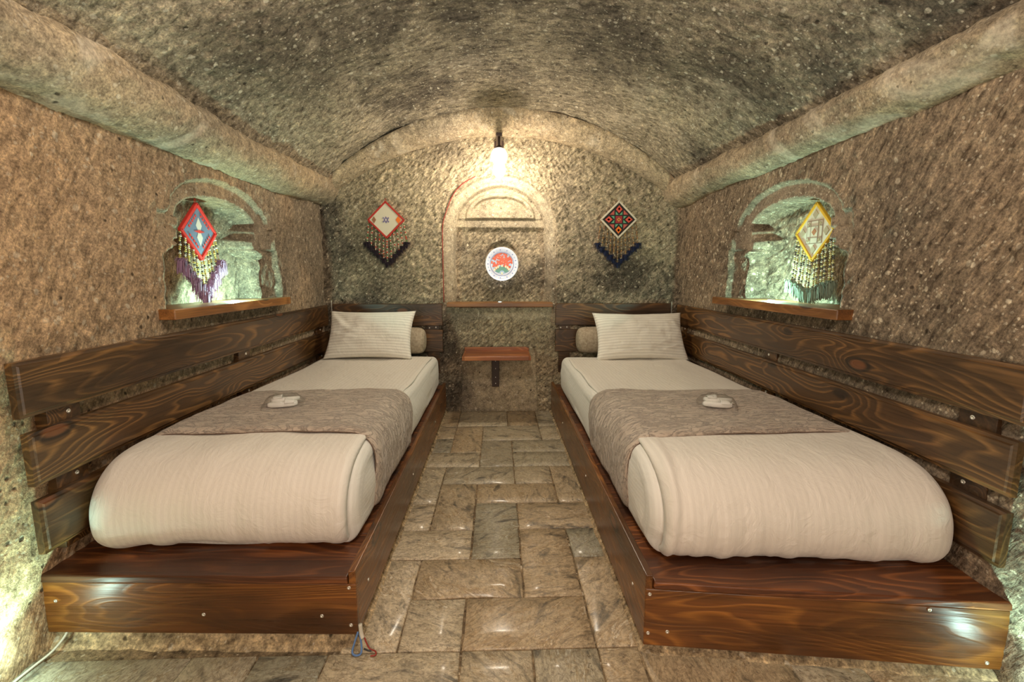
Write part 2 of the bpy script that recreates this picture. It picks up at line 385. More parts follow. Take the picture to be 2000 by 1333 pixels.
# ---- back wall: height field over (x, z)
def lin(parts):
    out = []
    for a, b, st in parts: out += list(np.arange(a, b-1e-6, st))
    out.append(parts[-1][1]); return np.array(out)
def back_wall():
    xs = lin([(-1.42, -.50, .010), (-.50, .54, .006), (.54, 1.50, .010)]); zs = lin([(-.02, .86, .009), (.86, 1.92, .006), (1.92, 2.16, .010)])
    X, Z = np.meshgrid(xs, zs, indexing='ij')
    warp = .006*vn(X*7, Z*7, 5)
    c = .018
    def arch(half, top, zc, cx=c):     # signed distance-like: >0 inside; jambs below zc, arc above
        rr = np.hypot((X-cx)/half, np.maximum(Z-zc, 0)/(top-zc))
        return (1-rr)*half
    din = arch(.440, 1.850, 1.40)+warp*.6
    niche = sm(0.008, .085, din)*.045+sm(.0, .008, din)*.030+sm(.074, .084, din)*.050-np.exp(-((din-.045)/.025)**2)*.012    # splayed, rounded jamb
    niche = np.where(Z > .87, niche, 0)
    rough = np.ones_like(X)
    # lunette of concentric mouldings
    a2 = arch(.335, 1.790, 1.50); a3 = arch(.275, 1.735, 1.535); a4 = arch(.215, 1.700, 1.59)
    up = Z > 1.50
    niche = niche-np.where(up, sm(0, .010, a2)*.020, 0)*sm(1.52, 1.535, Z)
    niche = niche-sm(0, .012, a3)*sm(1.528, 1.538, Z)*.020
    niche = niche+sm(0, .014, a4)*sm(1.592, 1.602, Z)*.045
    band = sm(1.455, 1.475, Z)*sm(1.545, 1.52, Z)*(din > .08)
    niche = niche-band*.010
    inside = (din > .086)
    niche = niche+inside*sm(1.47, 1.43, Z)*sm(1.20, 1.38, Z)*.032     # hollowed under the lunette
    pl = np.hypot(X-.03, (Z-1.20)*.9)
    niche = niche+inside*sm(.15, .13, pl)*sm(1.20, 1.32, Z)*.05        # notch above the plate
    # relief
    smooth_zone = sm(.0, .02, din)*sm(.098, .075, din)
    smooth_zone = np.maximum(smooth_zone, inside*sm(1.44, 1.48, Z))
    smooth_zone = np.where(Z > .87, smooth_zone, 0)
    # small table's shadow shaped as a smooth patch, and plain strip under the shelf
    table_shade = sm(-.30, -.28, X+.04*(.45-Z))*sm(.31, .29, X-.04*(.45-Z))*sm(.52, .48, Z)
    strip = sm(.73, .78, Z)*sm(.88, .86, Z)*(np.abs(X) < .45)
    smooth_zone = np.maximum(smooth_zone, np.maximum(table_shade, strip*.8))
    amp = 1-.92*smooth_zone
    tool = chisel(X, Z, np.where(X < 0, .9, -.9), 4, 66, 30)
    mid = np.where((X > -.45) & (X < .46) & (Z < .80), 1.7, 1.0)
    rel = amp*(tool*.0068*mid+fbm(X*30, Z*30, 8, 3)*.0028)+fbm(X*3, Z*3, 11, 3)*.008
    rel = rel+table_shade*.012
    Y = DB+niche+rel
    return np.stack([X, Y, Z], -1), smooth_zone
BWP, bw_s = back_wall()
struct(dress(grid_mesh('wall_back', BWP, M['stone_back'], flip=False), bw_s))
# ---- side walls
def side_wall(side, yc, seed):
    ys = lin([(-1.3, .8, .03), (.8, 1.75, .011), (1.75, 3.0, .0065), (3.0, 3.70, .011)]); zs = lin([(-.02, .86, .011), (.86, 1.60, .0065), (1.60, 1.74, .012)])
    Y, Z = np.meshgrid(ys, zs, indexing='ij')
    t = Y-yc                                       # along the wall, 0 at the niche's axis
    w1 = .004*vn(Y*9, Z*9, seed)
    # deep opening: bay below the capitals, corbelled capitals, flat arch over
    def box2(y0, y1, z0, z1, e=.010):
        return sm(-e/2, e/2, t-y0+w1)*sm(-e/2, e/2, y1-t+w1)*sm(-e/2, e/2, Z-z0+w1)*sm(-e/2, e/2, z1-Z+w1)
    bay = box2(-.475+.10*sm(1.17, 1.235, Z), .325-.065*sm(1.165, 1.235, Z)**1.5, .955, 1.245)
    capz = np.maximum(box2(-.345, .250, 1.235, 1.292), box2(-.335, .283, 1.282, 1.345))
    ra = np.hypot(t/.335, np.maximum(Z-1.335, 0)/.125)
    archo = sm(-.012, .012, (1-ra)*.3+w1)*(Z > 1.335)
    deep = np.maximum(np.maximum(bay, capz), archo)
    ro = np.hypot(t/.415, np.maximum(Z-1.345, 0)/.190)
    band = sm(-.008, .008, (1-ro)*.3+w1)*(Z > 1.335)       # recessed arch band
    caps = box2(-.485, .475, 1.23, 1.352)                   # recessed ground of the capitals
    lowr = box2(.325, .500, .955, 1.24)                     # rough recess outside the far pilaster
    d = band*.030
    d = np.maximum(d, caps*.020)
    d = np.maximum(d, box2(-.485, -.335, 1.285, 1.30)*.03)
    d = np.maximum(d, box2(.32, .475, 1.283, 1.293)*.028)
    d = np.maximum(d, box2(.34, .365, .955, 1.22)*.05)
    d = np.maximum(d, lowr*(.035+.012*vn(Y*20, Z*20, 4)))
    floorz = .185+.012*vn(Y*5, Z*5, 7)-.05*sm(.05, .30, t)*0
    # rounded back of the niche
    bow = floorz*(1-.25*sm(.7, 1.0, np.abs((t+.05)/.36)))
    d = np.maximum(d, deep*bow)
    smooth_ = np.maximum(band*(1-deep), caps*(1-deep)); corb = (1-deep)*(np.abs(t+.03) < .36)*(Z > 1.235)*(Z < 1.35); smooth_ = np.maximum(smooth_, corb)
    amp = (1-.8*smooth_)
    ang = .9 if side < 0 else -.9
    rel = amp*(chisel(Y, Z, ang+.4, seed+3, 55, 20)*.0034+fbm(Y*26, Z*26, seed+5, 3)*.0022)*(1+.8*deep)
    rel = rel+fbm(Y*2.2, Z*2.2, seed+7, 3)*.012*sm(0, .3, np.abs(t)-.2)
    rel = rel+sm(1.9, .9, Y)*.012*fbm(Y*4, Z*4, seed+1, 2)
    if side < 0: rel = rel - .035*sm(1.30, 1.12, Y+.05*vn(Y*6, Z*6, 3))*sm(.75, .55, Z)*0
    base = LW(Y) if side < 0 else RW(Y)
    X = base+side*(d+rel)
    collar = sm(-.020, -.004, (1-ro)*.3)*(Z > 1.335)*.8*(1-deep)
    return np.stack([X, Y, Z], -1), np.maximum(smooth_, collar)
YL, YR = 2.375, 2.305
Pw, sw = side_wall(-1, YL, 21); struct(dress(grid_mesh('wall_left', Pw, M['stone_left']), sw))
Pw, sw = side_wall(1, YR, 41); struct(dress(grid_mesh('wall_right', Pw, M['stone_right'], flip=True), sw))
# ---- vault
def vault():
    half, zs, zt, cx = 1.262, 1.765, 2.262, .04
    Rv = (half**2+(zt-zs)**2)/(2*(zt-zs)); th = math.asin(half/Rv)*1.03
    A = np.linspace(-th, th, 260); ys = lin([(-1.3, .4, .03), (.4, 3.64, .0115)])
    A, Y = np.meshgrid(A, ys, indexing='ij')
    s_ = A*Rv
    dr = chisel(s_, Y, 1.45, 51, 30, 55)*.0045+fbm(s_*24, Y*24, 55, 3)*.0028+fbm(s_*2, Y*2, 57, 3)*.013
    dr = dr+.006*vn(s_*4, Y*1.2, 61)
    rr = Rv+dr
    X = cx+rr*np.sin(A); Z = zt-Rv+rr*np.cos(A)
    return np.stack([X, Y, Z], -1)
struct(grid_mesh('ceiling', vault(), M['stone_vault'], flip=True))
# ---- cornice rolls and the arch band
def cr(pts, n):
    pts = np.array(pts, float); P = np.vstack([2*pts[0]-pts[1], pts, 2*pts[-1]-pts[-2]]); out = []
    m = len(pts)-1
    for q in np.linspace(0, m-1e-6, n):
        i = int(q); t = q-i; a, b, c, d = P[i], P[i+1], P[i+2], P[i+3]
        out.append(.5*((2*b)+(c-a)*t+(2*a-5*b+4*c-d)*t*t+(3*b-a-3*c+d)*t**3))
    return np.array(out)
def cornice(side, prof, seed):
    p = cr(prof, 40); ys = lin([(-1.3, .6, .03), (.6, 3.66, .012)])
    n = len(p); T = np.gradient(p, axis=0); N = np.stack([T[:, 1], -T[:, 0]], -1)
    N /= np.linalg.norm(N, axis=1)[:, None]
    if (N[20, 0]*side) > 0: N = -N
    I, Y = np.meshgrid(np.arange(n), ys, indexing='ij'); s_ = I*.008
    e = sm(0, 5, I)*sm(n-1, n-5, I)
    d = fbm(s_*3, Y*1.7, seed, 3)*.016*e+fbm(s_*22, Y*14, seed+3, 3)*.0035+chisel(s_, Y, .6, seed+9, 40, 16)*.0018
    X = p[I, 0]+N[I, 0]*d; Z = p[I, 1]+N[I, 1]*d+.010*vn(Y*1.3, Y*0, seed)*sm(0, 30, n-I)
    return np.stack([X, Y, Z], -1)
struct(grid_mesh('trim_1', cornice(-1, [(-1.40, 1.598), (-1.335, 1.60), (-1.285, 1.612), (-1.235, 1.645), (-1.205, 1.69), (-1.195, 1.735), (-1.215, 1.772), (-1.26, 1.81)], 71), M['stone_trim'], flip=False))
struct(grid_mesh('trim_2', cornice(1, [(1.46, 1.625), (1.40, 1.625), (1.35, 1.635), (1.30, 1.66), (1.275, 1.70), (1.265, 1.74), (1.285, 1.775), (1.33, 1.81)], 81), M['stone_trim'], flip=True))
def arch_band():
    nA, nP = 220, 34
    zc0, zt0 = 1.765, 2.262
    def circ(half, zs, zt, cx, a):   # a in -1..1
        Rv = (half**2+(zt-zs)**2)/(2*(zt-zs)); th = math.asin(half/Rv)*a
        return cx+Rv*np.sin(th), zt-Rv+Rv*np.cos(th)
    A = np.linspace(-1.03, 1.03, nA); q = np.linspace(0, 1, nP)
    A, Q = np.meshgrid(A, q, indexing='ij')
    xo, zo = circ(1.262, 1.765, 2.262, .04, A); xi, zi = circ(1.335, 1.660, 2.122, .035, A)
    # quarter-round between outer (front) and inner (back) arcs
    fx = np.sin(Q*PI/2); fy = 1-np.cos(Q*PI/2)
    k = .55*fx+.45*fx**3
    X = xo+(xi-xo)*k; Z = zo+(zi-zo)*k
    Y = 3.43+(.205)*(.25*Q+.75*fy)
    bul = np.sin(np.clip(Q, 0, 1)*PI)**.55*.034; Z = Z-bul*.9; Y = Y-bul*.35
    d = fbm(A*6, Q*2, 91, 3)*.008+fbm(A*60, Q*9, 95, 3)*.0028
    return np.stack([X, Y-d, Z-d*.7], -1)
struct(grid_mesh('trim_3', arch_band(), M['stone_trim'], flip=False))
# ---- floor: mortar bed + slate tiles
bed = grid_mesh('floor', (lambda X, Y: np.stack([X, Y, -.0035+.0015*fbm(X*12, Y*12, 3, 2)], -1))(*np.meshgrid(np.arange(-1.56, 1.64, .03), np.arange(-1.3, 3.72, .03), indexing='ij')), M['mortar'])
struct(bed)
xa, xb_, xc, xd = -.302, -.113, .085, .289; XL, XR = -.47, .48
r0, r1, r2, r3, r4, r5, r6, r7, r8, r9, r10 = 1.216, 1.438, 1.66, 1.868, 2.10, 2.31, 2.528, 2.748, 2.955, 3.245, 3.625
tiles = [(xb_, xd, r0, r1), (xa, xb_, r0, r1), (XL, xa, r0, r2), (xa, xc, r1, r2), (xc, xd, r1, r3), (xd, XR, r0, r2), (xd, XR, r2, r3),
 (xb_, xc, r2, r4), (XL, xb_, r2, r3), (xc, XR, r3, r4), (xa, xb_, r3, r5), (XL, xa, r3, r4), (xb_, xd, r4, r5), (XL, xa, r4, r6), (xa, xc, r5, r6),
 (xc, xd, r5, r6), (xd, XR, r4, r6), (XL, xb_, r6, r7), (xb_, xc, r6, r8), (xa, xb_, r7, r9), (XL, xa, r7, 2.99), (XL, xa, 2.99, r9), (xc, XR, r7, r8),
 (xc, XR, r6, r7), (xb_, xd, r8, r9), (xd, XR, r8, r9), (XL, xa, r9, r10), (xa, xc-.02, r9, r10), (xc-.02, xd, r9, r10), (xd, XR, r9, r10)]
rows = [(1.015, r0, [-1.55, -1.297, -.89, -.70, -.50, xb_, xc+.01, xd, .41, .82, 1.02, 1.44]), (.80, 1.015, [-1.50, -1.10, -.70, -.31, -.11, .29, .70, .9, 1.3, 1.5]),
        (.40, .80, [-1.5, -1.1, -.9, -.5, -.1, .1, .5, .9, 1.1, 1.5]), (.2, .4, [-1.5, -1.1, -.7, -.3, .1, .3, .7, 1.1, 1.5])]
for y0, y1, xs in rows:
    for a, b in zip(xs, xs[1:]): tiles.append((a, b, y0, y1))
def tile(x0, x1, y0, y1, k):
    g = .0028; nx = max(3, int((x1-x0)/.05)); ny = max(3, int((y1-y0)/.05))
    cx, cy = (x0+x1)/2, (y0+y1)/2
    xs = np.concatenate([[x0+g, x0+g+.003], np.linspace(x0+g+.003, x1-g-.003, nx)[1:-1], [x1-g-.003, x1-g]])
    ys = np.concatenate([[y0+g, y0+g+.003], np.linspace(y0+g+.003, y1-g-.003, ny)[1:-1], [y1-g-.003, y1-g]])
    V = []; F = []; m = len(ys)
    tx, ty, tz = random.uniform(-.004, .004), random.uniform(-.004, .004), random.uniform(-.0008, .0012)
    for i, x in enumerate(xs):
        for j, y in enumerate(ys):
            ed = i in (0, len(xs)-1) or j in (0, m-1)
            jx = float(.003*vn(x*25, y*25, k)) if ed else 0; jy = float(.003*vn(x*25, y*25, k+50)) if ed else 0
            z = .0022+tz+(x-cx)*tx+(y-cy)*ty+float(.0012*vn(x*14, y*14, k+7))
            if ed: z -= .0022
            V.append((x-cx+jx, y-cy+jy, z))
    nxs = len(xs)
    for i in range(nxs-1):
        for j in range(m-1): F.append((i*m+j, (i+1)*m+j, (i+1)*m+j+1, i*m+j+1))
    ring = [i*m for i in range(nxs)]+[(nxs-1)*m+j for j in range(1, m)]+[i*m+m-1 for i in range(nxs-2, -1, -1)]+[j for j in range(m-2, 0, -1)]
    b0 = len(V)
    for q in ring: x, y, z = V[q]; V.append((x, y, -.008))
    L = len(ring)
    for i in range(L): F.append((ring[i], b0+i, b0+(i+1) % L, ring[(i+1) % L]))
    o = mesh('tile', V, F, M['tile'], bed); o.location = (cx, cy, 0)
for k, t_ in enumerate(tiles): tile(*t_, k)
# ================================================================== BED PLATFORMS
def rough_prism(name, outline, z1, mat, flare=.02, seed=1):
    """mortared stone base: walls flare to the floor"""
    P = []
    pts = []
    n = len(outline)
    for i in range(n):
        a, b = np.array(outline[i]), np.array(outline[(i+1) % n]); L = np.linalg.norm(b-a); k = max(2, int(L/.02))
        for q in range(k): pts.append(a+(b-a)*q/k)
    pts = np.array(pts); c = pts.mean(0); nxt = np.roll(pts, -1, 0)-np.roll(pts, 1, 0)
    N = np.stack([nxt[:, 1], -nxt[:, 0]], -1); N /= np.linalg.norm(N, axis=1)[:, None]
    V = []; F = []; m = len(pts); L = 6
    for l in range(L):
        t = l/(L-1); z = -.005+t*(z1+.005)
        for i in range(m):
            x, y = pts[i]; d = flare*(1-t)**2+.006*float(fbm(np.array(x*14), np.array(y*14+z*30), seed, 3))
            V.append((x+N[i, 0]*d, y+N[i, 1]*d, z))
    for l in range(L-1):
        for i in range(m): F.append((l*m+i, l*m+(i+1) % m, (l+1)*m+(i+1) % m, (l+1)*m+i))
    F.append(tuple((L-1)*m+i for i in range(m)))
    return struct(mesh(name, V, F, mat, smooth=True))
rough_prism('trim_4', [(-1.34, 1.300), (-.448, 1.268), (-.448, 3.62), (-1.34, 3.62)], .060, M['stone_plinth'], .040, 5)
rough_prism('trim_5', [(.450, 1.222), (1.37, 1.112), (1.41, 3.62), (.450, 3.62)], .050, M['stone_plinth'], .052, 6)

def plank_between(name, p0, p1, h, th, z0, mat, parent, bev=.003):
    """vertical board from p0 to p1 (xy of its outer face), thickness th to the left of p0->p1"""
    p0 = Vector((*p0, 0)); p1 = Vector((*p1, 0)); d = p1-p0; L = d.length; a = math.atan2(d.y, d.x)
    nrm = Vector((-d.y, d.x, 0)).normalized()
    c = (p0+p1)/2+nrm*th/2
    return box(name, (L, th, h), (c.x, c.y, z0+h/2), mat, parent, bev, (0, 0, a))
def screw(p, nrm, parent, rad=.0055):
    o = lathe('screw', [(rad*.35, .0), (rad*.4, .0012), (rad*.9, .0016), (rad, .0006), (rad, -.004)][::-1], M['screw'], parent, 12)
    o.location = p; o.rotation_euler = Vector(nrm).to_track_quat('Z', 'Y').to_euler(); return o
ZD = .235
def platform(side):
    if side < 0:
        root = thing('bed_platform', 'low stained pine bed platform against the left wall, on a stone base', 'bed frame', (-.87, 2.4, 0), 'bed platforms')
        A, B = (-.416, 1.232), (-1.338, 1.268); xin, xw, yb, z0 = -.416, -1.312, 3.56, .048
    else:
        root = thing('bed_platform', 'low stained pine bed platform against the right wall, on a stone base', 'bed frame', (.90, 2.4, 0), 'bed platforms')
        A, B = (.417, 1.188), (1.366, 1.072); xin, xw, yb, z0 = .417, 1.352, 3.56, .032
    off = Vector(root.location)
    objs = []
    s = side
    # front board (outer face A-B) under the first plank's nose
    if s < 0: fb = plank_between('front_board', B, A, ZD-.024-z0, .022, z0, M['wood_front'], None)
    else: fb = plank_between('front_board', A, B, ZD-.024-z0, .022, z0, M['wood_front'], None)
    objs.append(fb)
    sd = plank_between('side_board', (A[0], A[1]+.001) if s > 0 else (A[0], A[1]+.001), (A[0], yb), ZD+.018-z0, .021, z0, M['wood_front'], None) if s < 0 else \
         plank_between('side_board', (A[0], yb), (A[0], A[1]+.001), ZD+.018-z0, .021, z0, M['wood_front'], None)
    objs.append(sd)
    # deck planks across
    xi = A[0]+s*.0225
    yl = 1.455 if s < 0 else 1.40
    objs.append(prism('plank', [(xi, A[1]-.004), (B[0], B[1]-.004), (B[0], yl), (xi, yl)][::(1 if s > 0 else -1)], ZD-.024, ZD, M['wood_deck'], None, .005, seg=3))
    y = yl+.004
    while y < yb-.05:
        y2 = min(y+.195, yb)
        objs.append(prism('plank', [(xi, y), (xw, y), (xw, y2), (xi, y2)][::(1 if s > 0 else -1)], ZD-.024, ZD, M['wood_deck'], None, .003)); y = y2+.004
    for o in objs: o.parent = root; o.location = Vector(o.location)-off
    # screws on the front board
    d = Vector((B[0]-A[0], B[1]-A[1], 0)).normalized(); n = Vector((d.y, -d.x, 0))
    if n.y > 0: n = -n
    for t, z in (((.020, .200), (.020, .080), (.104, .109), (.452, .111), (.885, .152)) if s < 0 else ((.012, .195), (.012, .072), (.066, .080), (.752, .200), (.915, .052))):
        p = Vector((A[0], A[1], 0))+d*t*(1 if t < .3 else .925/.925)
        p.z = z; q = screw(p-off+n*.0005, n, root)
    for yy, z in ((A[1]+.12, .14), (A[1]+.9, .14), (A[1]+1.7, .14)):
        screw(Vector((A[0]-s*.0005, yy, z))-off, (-s, 0, 0), root)
    return root
platform(-1); platform(1)
# ================================================================== WALL PLANKING
def wall_rail(side):
    if side < 0:
        p0, p1 = Vector((-1.268, 1.222, 0)), Vector((-1.296, 3.555, 0)); lab = 'three long dark stained planks with gaps fixed along the left wall beside the bed'
    else:
        p0, p1 = Vector((1.330, 1.084, 0)), Vector((1.384, 3.545, 0)); lab = 'three long dark stained planks with gaps fixed along the right wall beside the bed'
    root = thing('wall_planking', lab, 'panelling', (*(p0+(p1-p0)/2).xy, 0), 'plank panelling around the beds')
    off = Vector(root.location); d = (p1-p0).normalized(); n = Vector((side, 0, 0)); a = math.atan2(d.y, d.x)
    L = (p1-p0).length
    for i, (zb, zt) in enumerate(((.716, .868), (.520, .670), (.320, .476))):
        c = (p0+p1)/2+n*.0125
        # board with a routed step round its face
        bm = bmesh.new()
        hx, hz, th = L/2-(0 if i == 0 else .012), (zt-zb)/2, .0125
        prof = [(-th, 0), (th-.006, 0), (th-.0045, .009), (th, .012)]
        rings = []
        for yy, ins in prof:
            rings.append([bm.verts.new((sx*(hx-ins), yy, sz*(hz-ins))) for sx, sz in ((-1, -1), (1, -1), (1, 1), (-1, 1))])
        for r1_, r2_ in zip(rings, rings[1:]):
            for k in range(4): bm.faces.new((r1_[k], r1_[(k+1) % 4], r2_[(k+1) % 4], r2_[k]))
        bm.faces.new(rings[0][::-1]); bm.faces.new(rings[-1])
        o = bm_obj('plank', bm, M['wood'], root)
        o.location = Vector((c.x, c.y, (zb+zt)/2))-off
        # local +y must look to the room: -side x
        o.rotation_euler = (0, 0, a if side > 0 else a+PI)
    for yy in ((1.37, 2.38, 3.42) if side < 0 else (1.225, 2.27, 3.40)):
        t = (yy-p0.y)/(p1.y-p0.y); c = p0+(p1-p0)*t+n*.045
        o = box('batten', (.038, .105, .575), (c.x-off.x, c.y-off.y, .575), M['wood'], root, .002)
        for z in (.693, .498):
            screw(Vector((p0.x+(p1.x-p0.x)*t+side*.0255, yy+.012, z))-off, (-side, 0, 0), root, .007)
    return root
wall_rail(-1); wall_rail(1)
def headboard(x0, x1, side):
    lab = 'two dark stained planks across the back wall behind the %s bed pillow' % ('left' if side < 0 else 'right')
    root = thing('headboard', lab, 'headboard', ((x0+x1)/2, 3.59, 0), 'plank headboards')
    for zb, zt in ((.704, .874), (.496, .672)):
        box('plank', (x1-x0, .022, zt-zb), (0, 0, (zb+zt)/2), M['wood'], root, .004)
    for x in (x0+.075 if side > 0 else x1-.075, (x0+x1)/2, x1-.12 if side > 0 else x0+.12):
        box('batten', (.09, .012, .55), (x-(x0+x1)/2, .017, .60), M['wood'], root, .002)
        screw((x-(x0+x1)/2+.02, .0108, .688), (0, -1, 0), root, .006); screw((x-(x0+x1)/2-.03, .0108, .684), (0, -1, 0), root, .006)
headboard(-1.272, -.434, -1); headboard(.446, 1.352, 1)
# ================================================================== BEDDING
def arc_profile(pts, n):
    p = cr(pts, n*4); d = np.r_[0, np.cumsum(np.linalg.norm(np.diff(p, axis=0), axis=1))]
    s_ = np.linspace(0, d[-1], n); q = np.stack([np.interp(s_, d, p[:, i]) for i in range(2)], -1)
    T = np.gradient(q, axis=0); T /= np.linalg.norm(T, axis=1)[:, None]
    return q, s_, T
def solid(o, th, off=-1):
    m = o.modifiers.new('thickness', 'SOLIDIFY'); m.thickness = th; m.offset = off; return o
def bedding(side):
    s = side
    if s < 0: xw, xi, ysh, skew = -1.264, -.452, -.025, 0.; where = 'left'
    else: xw, xi, ysh, skew = 1.328, .462, -.115, -.065; where = 'right'
    W = abs(xw-xi); xm = (xw+xi)/2
    # --- mattress: rounded slab, side face towards the aisle visible
    loop = arc_profile([(3.46, .28), (3.49, .36), (3.46, .47), (3.38, .497), (3.0, .500), (2.4, .503), (1.9, .512), (1.66, .514), (1.54, .506), (1.455, .465), (1.408, .39), (1.402, .315), (1.43, .256), (1.50, .239), (2.4, .238), (3.40, .238), (3.46, .26)], 150)[0]
    loop = loop[:-1]; cen = loop.mean(0)
    T = np.roll(loop, -1, 0)-np.roll(loop, 1, 0); T /= np.linalg.norm(T, axis=1)[:, None]; N = np.stack([-T[:, 1], T[:, 0]], -1)
    if ((loop-cen)*N).sum() < 0: N = -N
    V = []; UV = []; F = []; n = len(loop)
    ss = []
    r_ = .045
    for a in np.linspace(0, 1, 9): ss.append((-W/2+r_*(1-math.sin(a*PI/2)) if False else -W/2+r_*(1-math.cos(a*PI/2)), r_*(1-math.sin(a*PI/2))))
    for x in np.linspace(-W/2+r_, W/2-r_, 40)[1:-1]: ss.append((x, 0))
    for a in np.linspace(1, 0, 9): ss.append((W/2-r_*(1-math.cos(a*PI/2)), r_*(1-math.sin(a*PI/2))))
    for (x, e) in ss:
        kf = 1-e/.125; hz = (loop[:, 1].min()+loop[:, 1].max())/2; yc_ = np.clip(loop[:, 0], 1.56, 3.36)
        q = np.stack([yc_+(loop[:, 0]-yc_)*kf, hz+(loop[:, 1]-hz)*kf], -1)
        wx = xm+x
        for i in range(n):
            y, z = q[i]; nz = .004*float(fbm(np.array(y*5), np.array(wx*5+z*9), 300, 2))
            V.append((wx, y+ysh+skew*(abs(wx-xi)/W)*sm(2.4, 1.5, y)+N[i, 0]*nz, z+N[i, 1]*nz)); UV.append((wx if abs(e) < .03 else wx+z, y))
    m = len(ss)
    for a in range(m-1):
        for i in range(n): F.append((a*n+i, a*n+(i+1) % n, (a+1)*n+(i+1) % n, (a+1)*n+i))
    for end, a in ((0, 0), (1, m-1)):
        prev = [a*n+i for i in range(n)]
        x, e = ss[a]; kf = 1-e/.125; hz = (loop[:, 1].min()+loop[:, 1].max())/2; yc_ = np.clip(loop[:, 0], 1.56, 3.36); base = np.stack([yc_+(loop[:, 0]-yc_)*kf, hz+(loop[:, 1]-hz)*kf], -1)
        for kk, sc in enumerate((.9, .72, .5, .25)):
            cur = []
            hz = (base[:, 1].min()+base[:, 1].max())/2
            for i in range(n):
                y, z = base[i]; y2 = np.clip(y, 1.60, 3.35); cx2 = y2; z2 = hz+(z-hz)*sc; y3 = cx2+(y-cx2)*sc
                bulge = (1 if end else -1)*.010*(1-sc)+.006*float(fbm(np.array(y3*3), np.array(z2*7), 320, 2))
                wx = xm+x+bulge
                V.append((wx, y3+ysh, z2)); UV.append((z2, y3)); cur.append(len(V)-1)
            for i in range(n):
                f = (prev[i], prev[(i+1) % n], cur[(i+1) % n], cur[i]); F.append(f if not end else f[::-1] if False else f)
            prev = cur
        F.append(tuple(prev))
    mt = mesh('mattress', V, F, M['sheet'], uv=UV)
    bm = bmesh.new(); bm.from_mesh(mt.data); bmesh.ops.recalc_face_normals(bm, faces=bm.faces); bm.to_mesh(mt.data); bm.free()
    tag(mt, 'white sheeted mattress lying on the %s bed platform' % where, 'mattress', 'mattresses')
    # --- duvet: folded sheet over the top and down the foot
    q, sv, T = arc_profile([(3.30, .511), (3.0, .512), (2.6, .514), (2.2, .518), (1.9, .526), (1.68, .531), (1.56, .530), (1.475, .512), (1.412, .466), (1.376, .405), (1.366, .34), (1.376, .285), (1.408, .252), (1.450, .243)], 190)
    N = np.stack([T[:, 1], -T[:, 0]], -1)
    if N[5, 1] < 0: N = -N
    us = np.concatenate([np.linspace(0, .06, 9)[:-1], np.linspace(.06, W-.06, 60), np.linspace(W-.06, W+.002, 12)[1:]])   # 0 = wall side
    aisle_in = .028
    Wd = W-aisle_in
    us = us*(Wd/(W+.002))
    Ug, I = np.meshgrid(us, np.arange(len(q)), indexing='ij')
    Sg = sv[I]
    front = sm(1.75, 1.45, q[I, 0])                       # 0 on top, 1 on the foot
    rw = .045+.02*front
    tw = np.clip(1-Ug/rw, 0, 1); e = rw*(1-np.sqrt(np.maximum(1-tw**2, 0)))*.6     # rounds off by the wall
    ra = .035; ta = np.clip(1-(Wd-Ug)/ra, 0, 1); e = e+ra*(1-np.sqrt(np.maximum(1-ta**2, 0)))*(.25+.45*front)
    xx = (xw-s*Ug)
    if s < 0: xx = xw+Ug
    dn = .0045*fbm(Ug*3.2, Sg*2.2, 400+s, 3)+.0042*front*fbm(Ug*26, Sg*3.5, 410+s, 2)*sm(.1, .45, Sg-sv[-1]+.45)
    dn = dn+.0022*fbm(Ug*9, Sg*3, 415+s, 2)
    if s > 0: dn = dn+.006*front*sm(.12, .0, Wd-Ug)*np.sin((Wd-Ug)*110+Sg*9)
    # bulging corner by the wall, hem a little uneven
    bl = -.010*sm(.25, .0, Ug)*front
    Y = q[I, 0]+N[I, 0]*(dn-e)+ysh+skew*(1-Ug/W if False else (abs(xx-xi)/W))*sm(2.4, 1.5, q[I, 0])
    Zz = q[I, 1]+N[I, 1]*(dn-e)
    hem = sm(len(q)-12, len(q)-1, I.astype(float))
    Zz = Zz+hem*.004*vn(Ug*14, Ug*0, 5); Zz = np.maximum(Zz, .240)
    # aisle edge waves
    xx = xx+(-s)*.006*sm(Wd-.10, Wd, Ug)*vn(Sg*4, Sg*0, 430+s)
    P = np.stack([xx, Y, Zz], -1)
    du = grid_mesh('duvet', P, M['satin'], uv=np.stack([Ug, Sg], -1), flip=(s > 0))
    solid(du, .010, 1)
    tag(du, 'white satin-striped duvet folded down over the foot of the %s bed' % where, 'duvet', 'duvets')
    # --- runner: across the bed and down the aisle side into the gap
    y0, y1 = (1.625, 2.25) if s < 0 else (1.565, 2.19)
    zt = .541
    L = 1.0
    pr = [(0, zt-.045), (.03, zt-.015), (.09, zt+.000), (.3, zt+.001), (W*.6, zt+.001), (W-.10, zt+.001), (W-.045, zt-.008), (W-.006, zt-.036), (W+.014, zt-.08), (W+.018, zt-.13), (W+.012, zt-.2), (W+.004, zt-.27)]
    q, su, T = arc_profile(pr, 110); N = np.stack([-T[:, 1], T[:, 0]], -1)
    vs = np.linspace(0, 1, 48)
    I, Vg = np.meshgrid(np.arange(len(q)), vs, indexing='ij'); Su = su[I]
    fan = sm(W*.55, su[-1], Su)
    ye0 = y0+.012*np.sin(Su*5+s)+fan*(-.035); ye1 = y1+(.035*np.sin(Su*3.3-.4)-.01 if s < 0 else .03*np.sin(Su*2.8-.1)-.01)+fan*.03
    Yg = ye0+(ye1-ye0)*Vg
    dn = .004*fbm(Su*4, Yg*5, 500+s, 3)+.0016*fbm(Su*22, Yg*14, 505+s, 2)
    edge = np.minimum(Vg, 1-Vg)
    dn = dn-.010*sm(.035, 0, edge)
    # hug the duvet's slope near the foot
    drop = .020*sm(1.85, 1.60, Yg-(ysh if s > 0 else 0))*0
